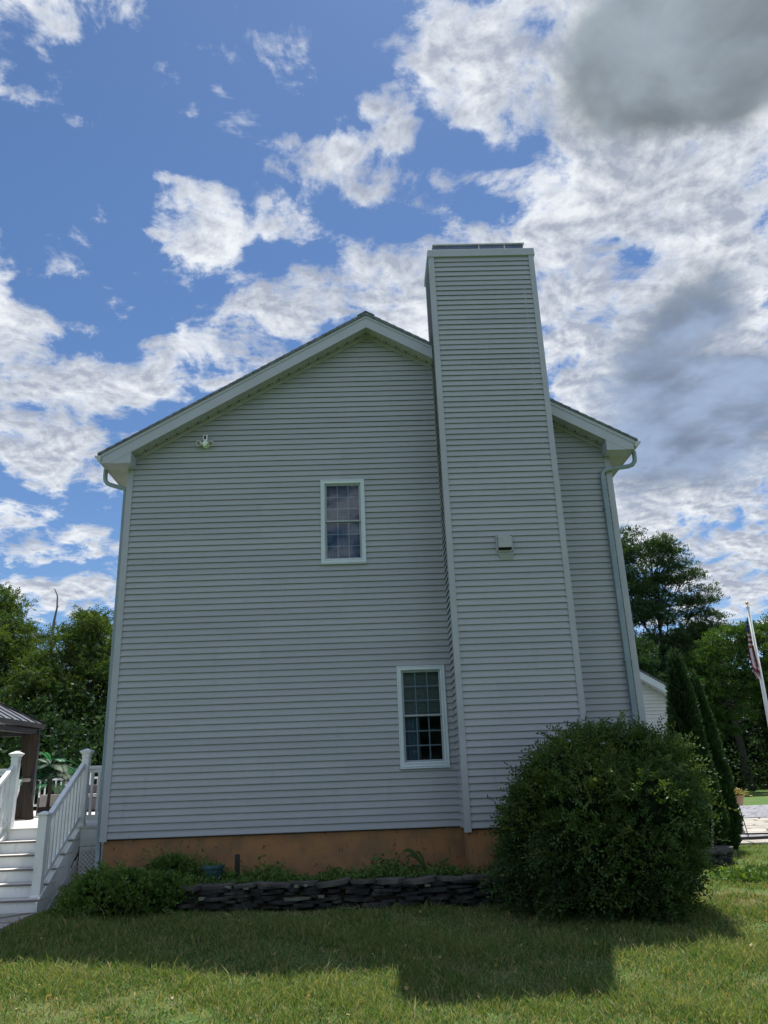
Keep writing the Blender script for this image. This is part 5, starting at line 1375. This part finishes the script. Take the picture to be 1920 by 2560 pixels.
t_ = thing('strap_leaf_plant', 'drooping plant with a few long strap leaves against the orange foundation', 'plant', (4.86, -.45, -.58))
VV = []
for (dx, dz, dr_, w_) in [(-.42, .42, .16, .055), (-.36, .34, .16, .05), (-.30, .16, .20, .05), (-.18, .34, .05, .045), (-.26, .28, .02, .04)]:
    prev = None
    for k in range(11):
        f = k/10; c = np.array([dx*f, -.06*f, dz*math.sin(f*1.9)*.9-dr_*f**3]); s_ = np.array([.35, .1, .9])*w_*(math.sin(math.pi*min(1, f*.92+.08))**.6)*.5
        cur = (c-s_, c+s_)
        if prev: VV.append([prev[0], prev[1], cur[1], cur[0]])
        prev = cur
quads_mesh('leaves', np.array(VV), np.full(len(VV), .05), MT['leafShrub'], t_)
blades('lime_grass', 'bright lime green arching grass tuft at the right foot of the big bush', (9.98, 1.15, -1.0), 190, .42, .016, .10, (0, -.1), 'leafLime', 61)
blades('lime_grass', 'second smaller lime tuft spreading toward the lawn', (10.15, .9, -1.0), 80, .24, .014, .08, (.1, -.1), 'leafLime', 62)
ground_cover('hosta_leaves', 'broad low leaves around the lime grass tuft', 700, lambda r, n: 10.1+r.normal(0, .30, n), lambda r, n, x: .75+r.normal(0, .25, n), lambda r, n, x, y: -.97+np.abs(r.normal(0, .05, n)), .11, .045, 'leafShrub', 63)
blades('tall_grass_tuft', 'taller grass clump catching the sun in front of the shadow edge', (3.85, -3.95, -1.12), 60, .20, .006, .12, (0, 0), 'grassm', 64, 'grass tuft', .6)
blades('tall_grass_tuft', 'tall pale grass clump in the sunny lawn right of the bush shadow', (7.85, -2.75, -1.12), 46, .26, .007, .06, (-.1, 0), 'leafLime', 65, 'grass tuft', .6)
ds_ = thing('dead_flower_stalk', 'thin pale dried flower stalk leaning beside the arborvitae', 'flower stalk', (10.2, 2.6, -1))
q = MB(); q.tube([(0, 0, 0), (.10, 0, .45), (.17, 0, .9), (.15, 0, 1.08)], [.010, .008, .006, .004], 5)
r = np.random.default_rng(8)
for i in range(14): f = .35+.65*i/14; q.ball((.02+.15*f+r.normal(0, .006), 0, 1.08*f), .014, n=4)
q.build('stem', 'cushion', ds_)
for i, (x, y, lx, h) in enumerate([(.62, -.2, -.16, .62), (1.05, -.28, .03, .40), (3.3, -.75, .02, .28)]):
    s_ = MB().tube([(x, y, -.75), (x+lx*.3, y, -.75+h*.6), (x+lx, y, -.75+h*1.3)], [.004, .003, .002], 4).build('dry_stem', 'twig')
    tag(s_, ['long thin dry stem leaning over the left shrub against the siding', 'short dry stem rising from the weeds near the foundation', 'curved dry stem in front of the middle of the slate wall'][i], 'stem')

# ------------------------------------------------------------------ lawn grass, blade by blade
def grass(name, label, n, x0, x1, y0, y1, hmin, hmax, wd, seed, clump=True):
    r = np.random.default_rng(seed)
    x = r.uniform(x0, x1, n); y = r.uniform(y0, y1, n)
    keep = ~((x > -.1) & (x < 8.6) & (y > -.75)) & ~((x > 1.2) & (x < 7.6) & (y > -1.12)) & ~((x < -.45) & (y > -2.2) & (y < 12)) & ~((x > 8.7) & (y > 6.5))
    x, y = x[keep], y[keep]; n = len(x)
    patch = np.sin(x*1.9+np.sin(y*2.3)*1.4)+np.sin(y*3.1+x*.8)+.8*np.sin(x*5.3+y*4.1)+.6*np.sin(x*9.7-y*8.3)
    keep = r.random(n) < np.clip(.75+.22*patch, .25, 1)
    x, y, patch = x[keep], y[keep], patch[keep]; n = len(x)
    z = bumpy(x, y)
    h = r.uniform(hmin, hmax, n)*(1+.18*patch)*np.where(r.random(n) < .04, 1.7, 1)
    a = r.uniform(0, 2*math.pi, n); ln = r.uniform(.15, 1.3, n)
    dx, dy = np.cos(a)*ln*h, np.sin(a)*ln*h
    b_ = r.uniform(0, math.pi, n); wx, wy = np.cos(b_)*wd/2, np.sin(b_)*wd/2
    z0 = z-.004
    p0 = np.stack([x-wx, y-wy, z0], 1); p1 = np.stack([x+wx, y+wy, z0], 1)
    p2 = np.stack([x+wx*.75+dx*.4, y+wy*.75+dy*.4, z0+h*.62], 1); p3 = np.stack([x-wx*.75+dx*.4, y-wy*.75+dy*.4, z0+h*.62], 1)
    tip = np.stack([x+dx, y+dy, z0+h*.95], 1)
    q1 = np.stack([p0, p1, p2, p3], 1); q2 = np.stack([p3, p2, tip, (p3+tip)/2], 1)
    dry = (r.random(n) < np.clip(.25-.15*patch, .03, .75))
    T = np.where(dry, r.uniform(.8, 1, n), np.clip(.38+.09*patch+r.normal(0, .20, n), 0, .78))
    o = quads_mesh(name, np.concatenate([q1, q2]), np.concatenate([T, T]), MT['grassm'])
    return tag(o, label, 'grass', None, 'stuff')
grass('grass', 'mown lawn grass with dry patches in front of the house', 360000, -1.5, 9.5, -6.6, -.7, .026, .066, .0068, 71)
grass('grass', 'mown lawn grass right of the house', 110000, 8.0, 16, -6, 6.5, .03, .07, .010, 72)

grass('grass', 'longer uncut blades standing above the mown lawn', 52000, -1.5, 9.5, -6.6, -.9, .06, .115, .0085, 73)
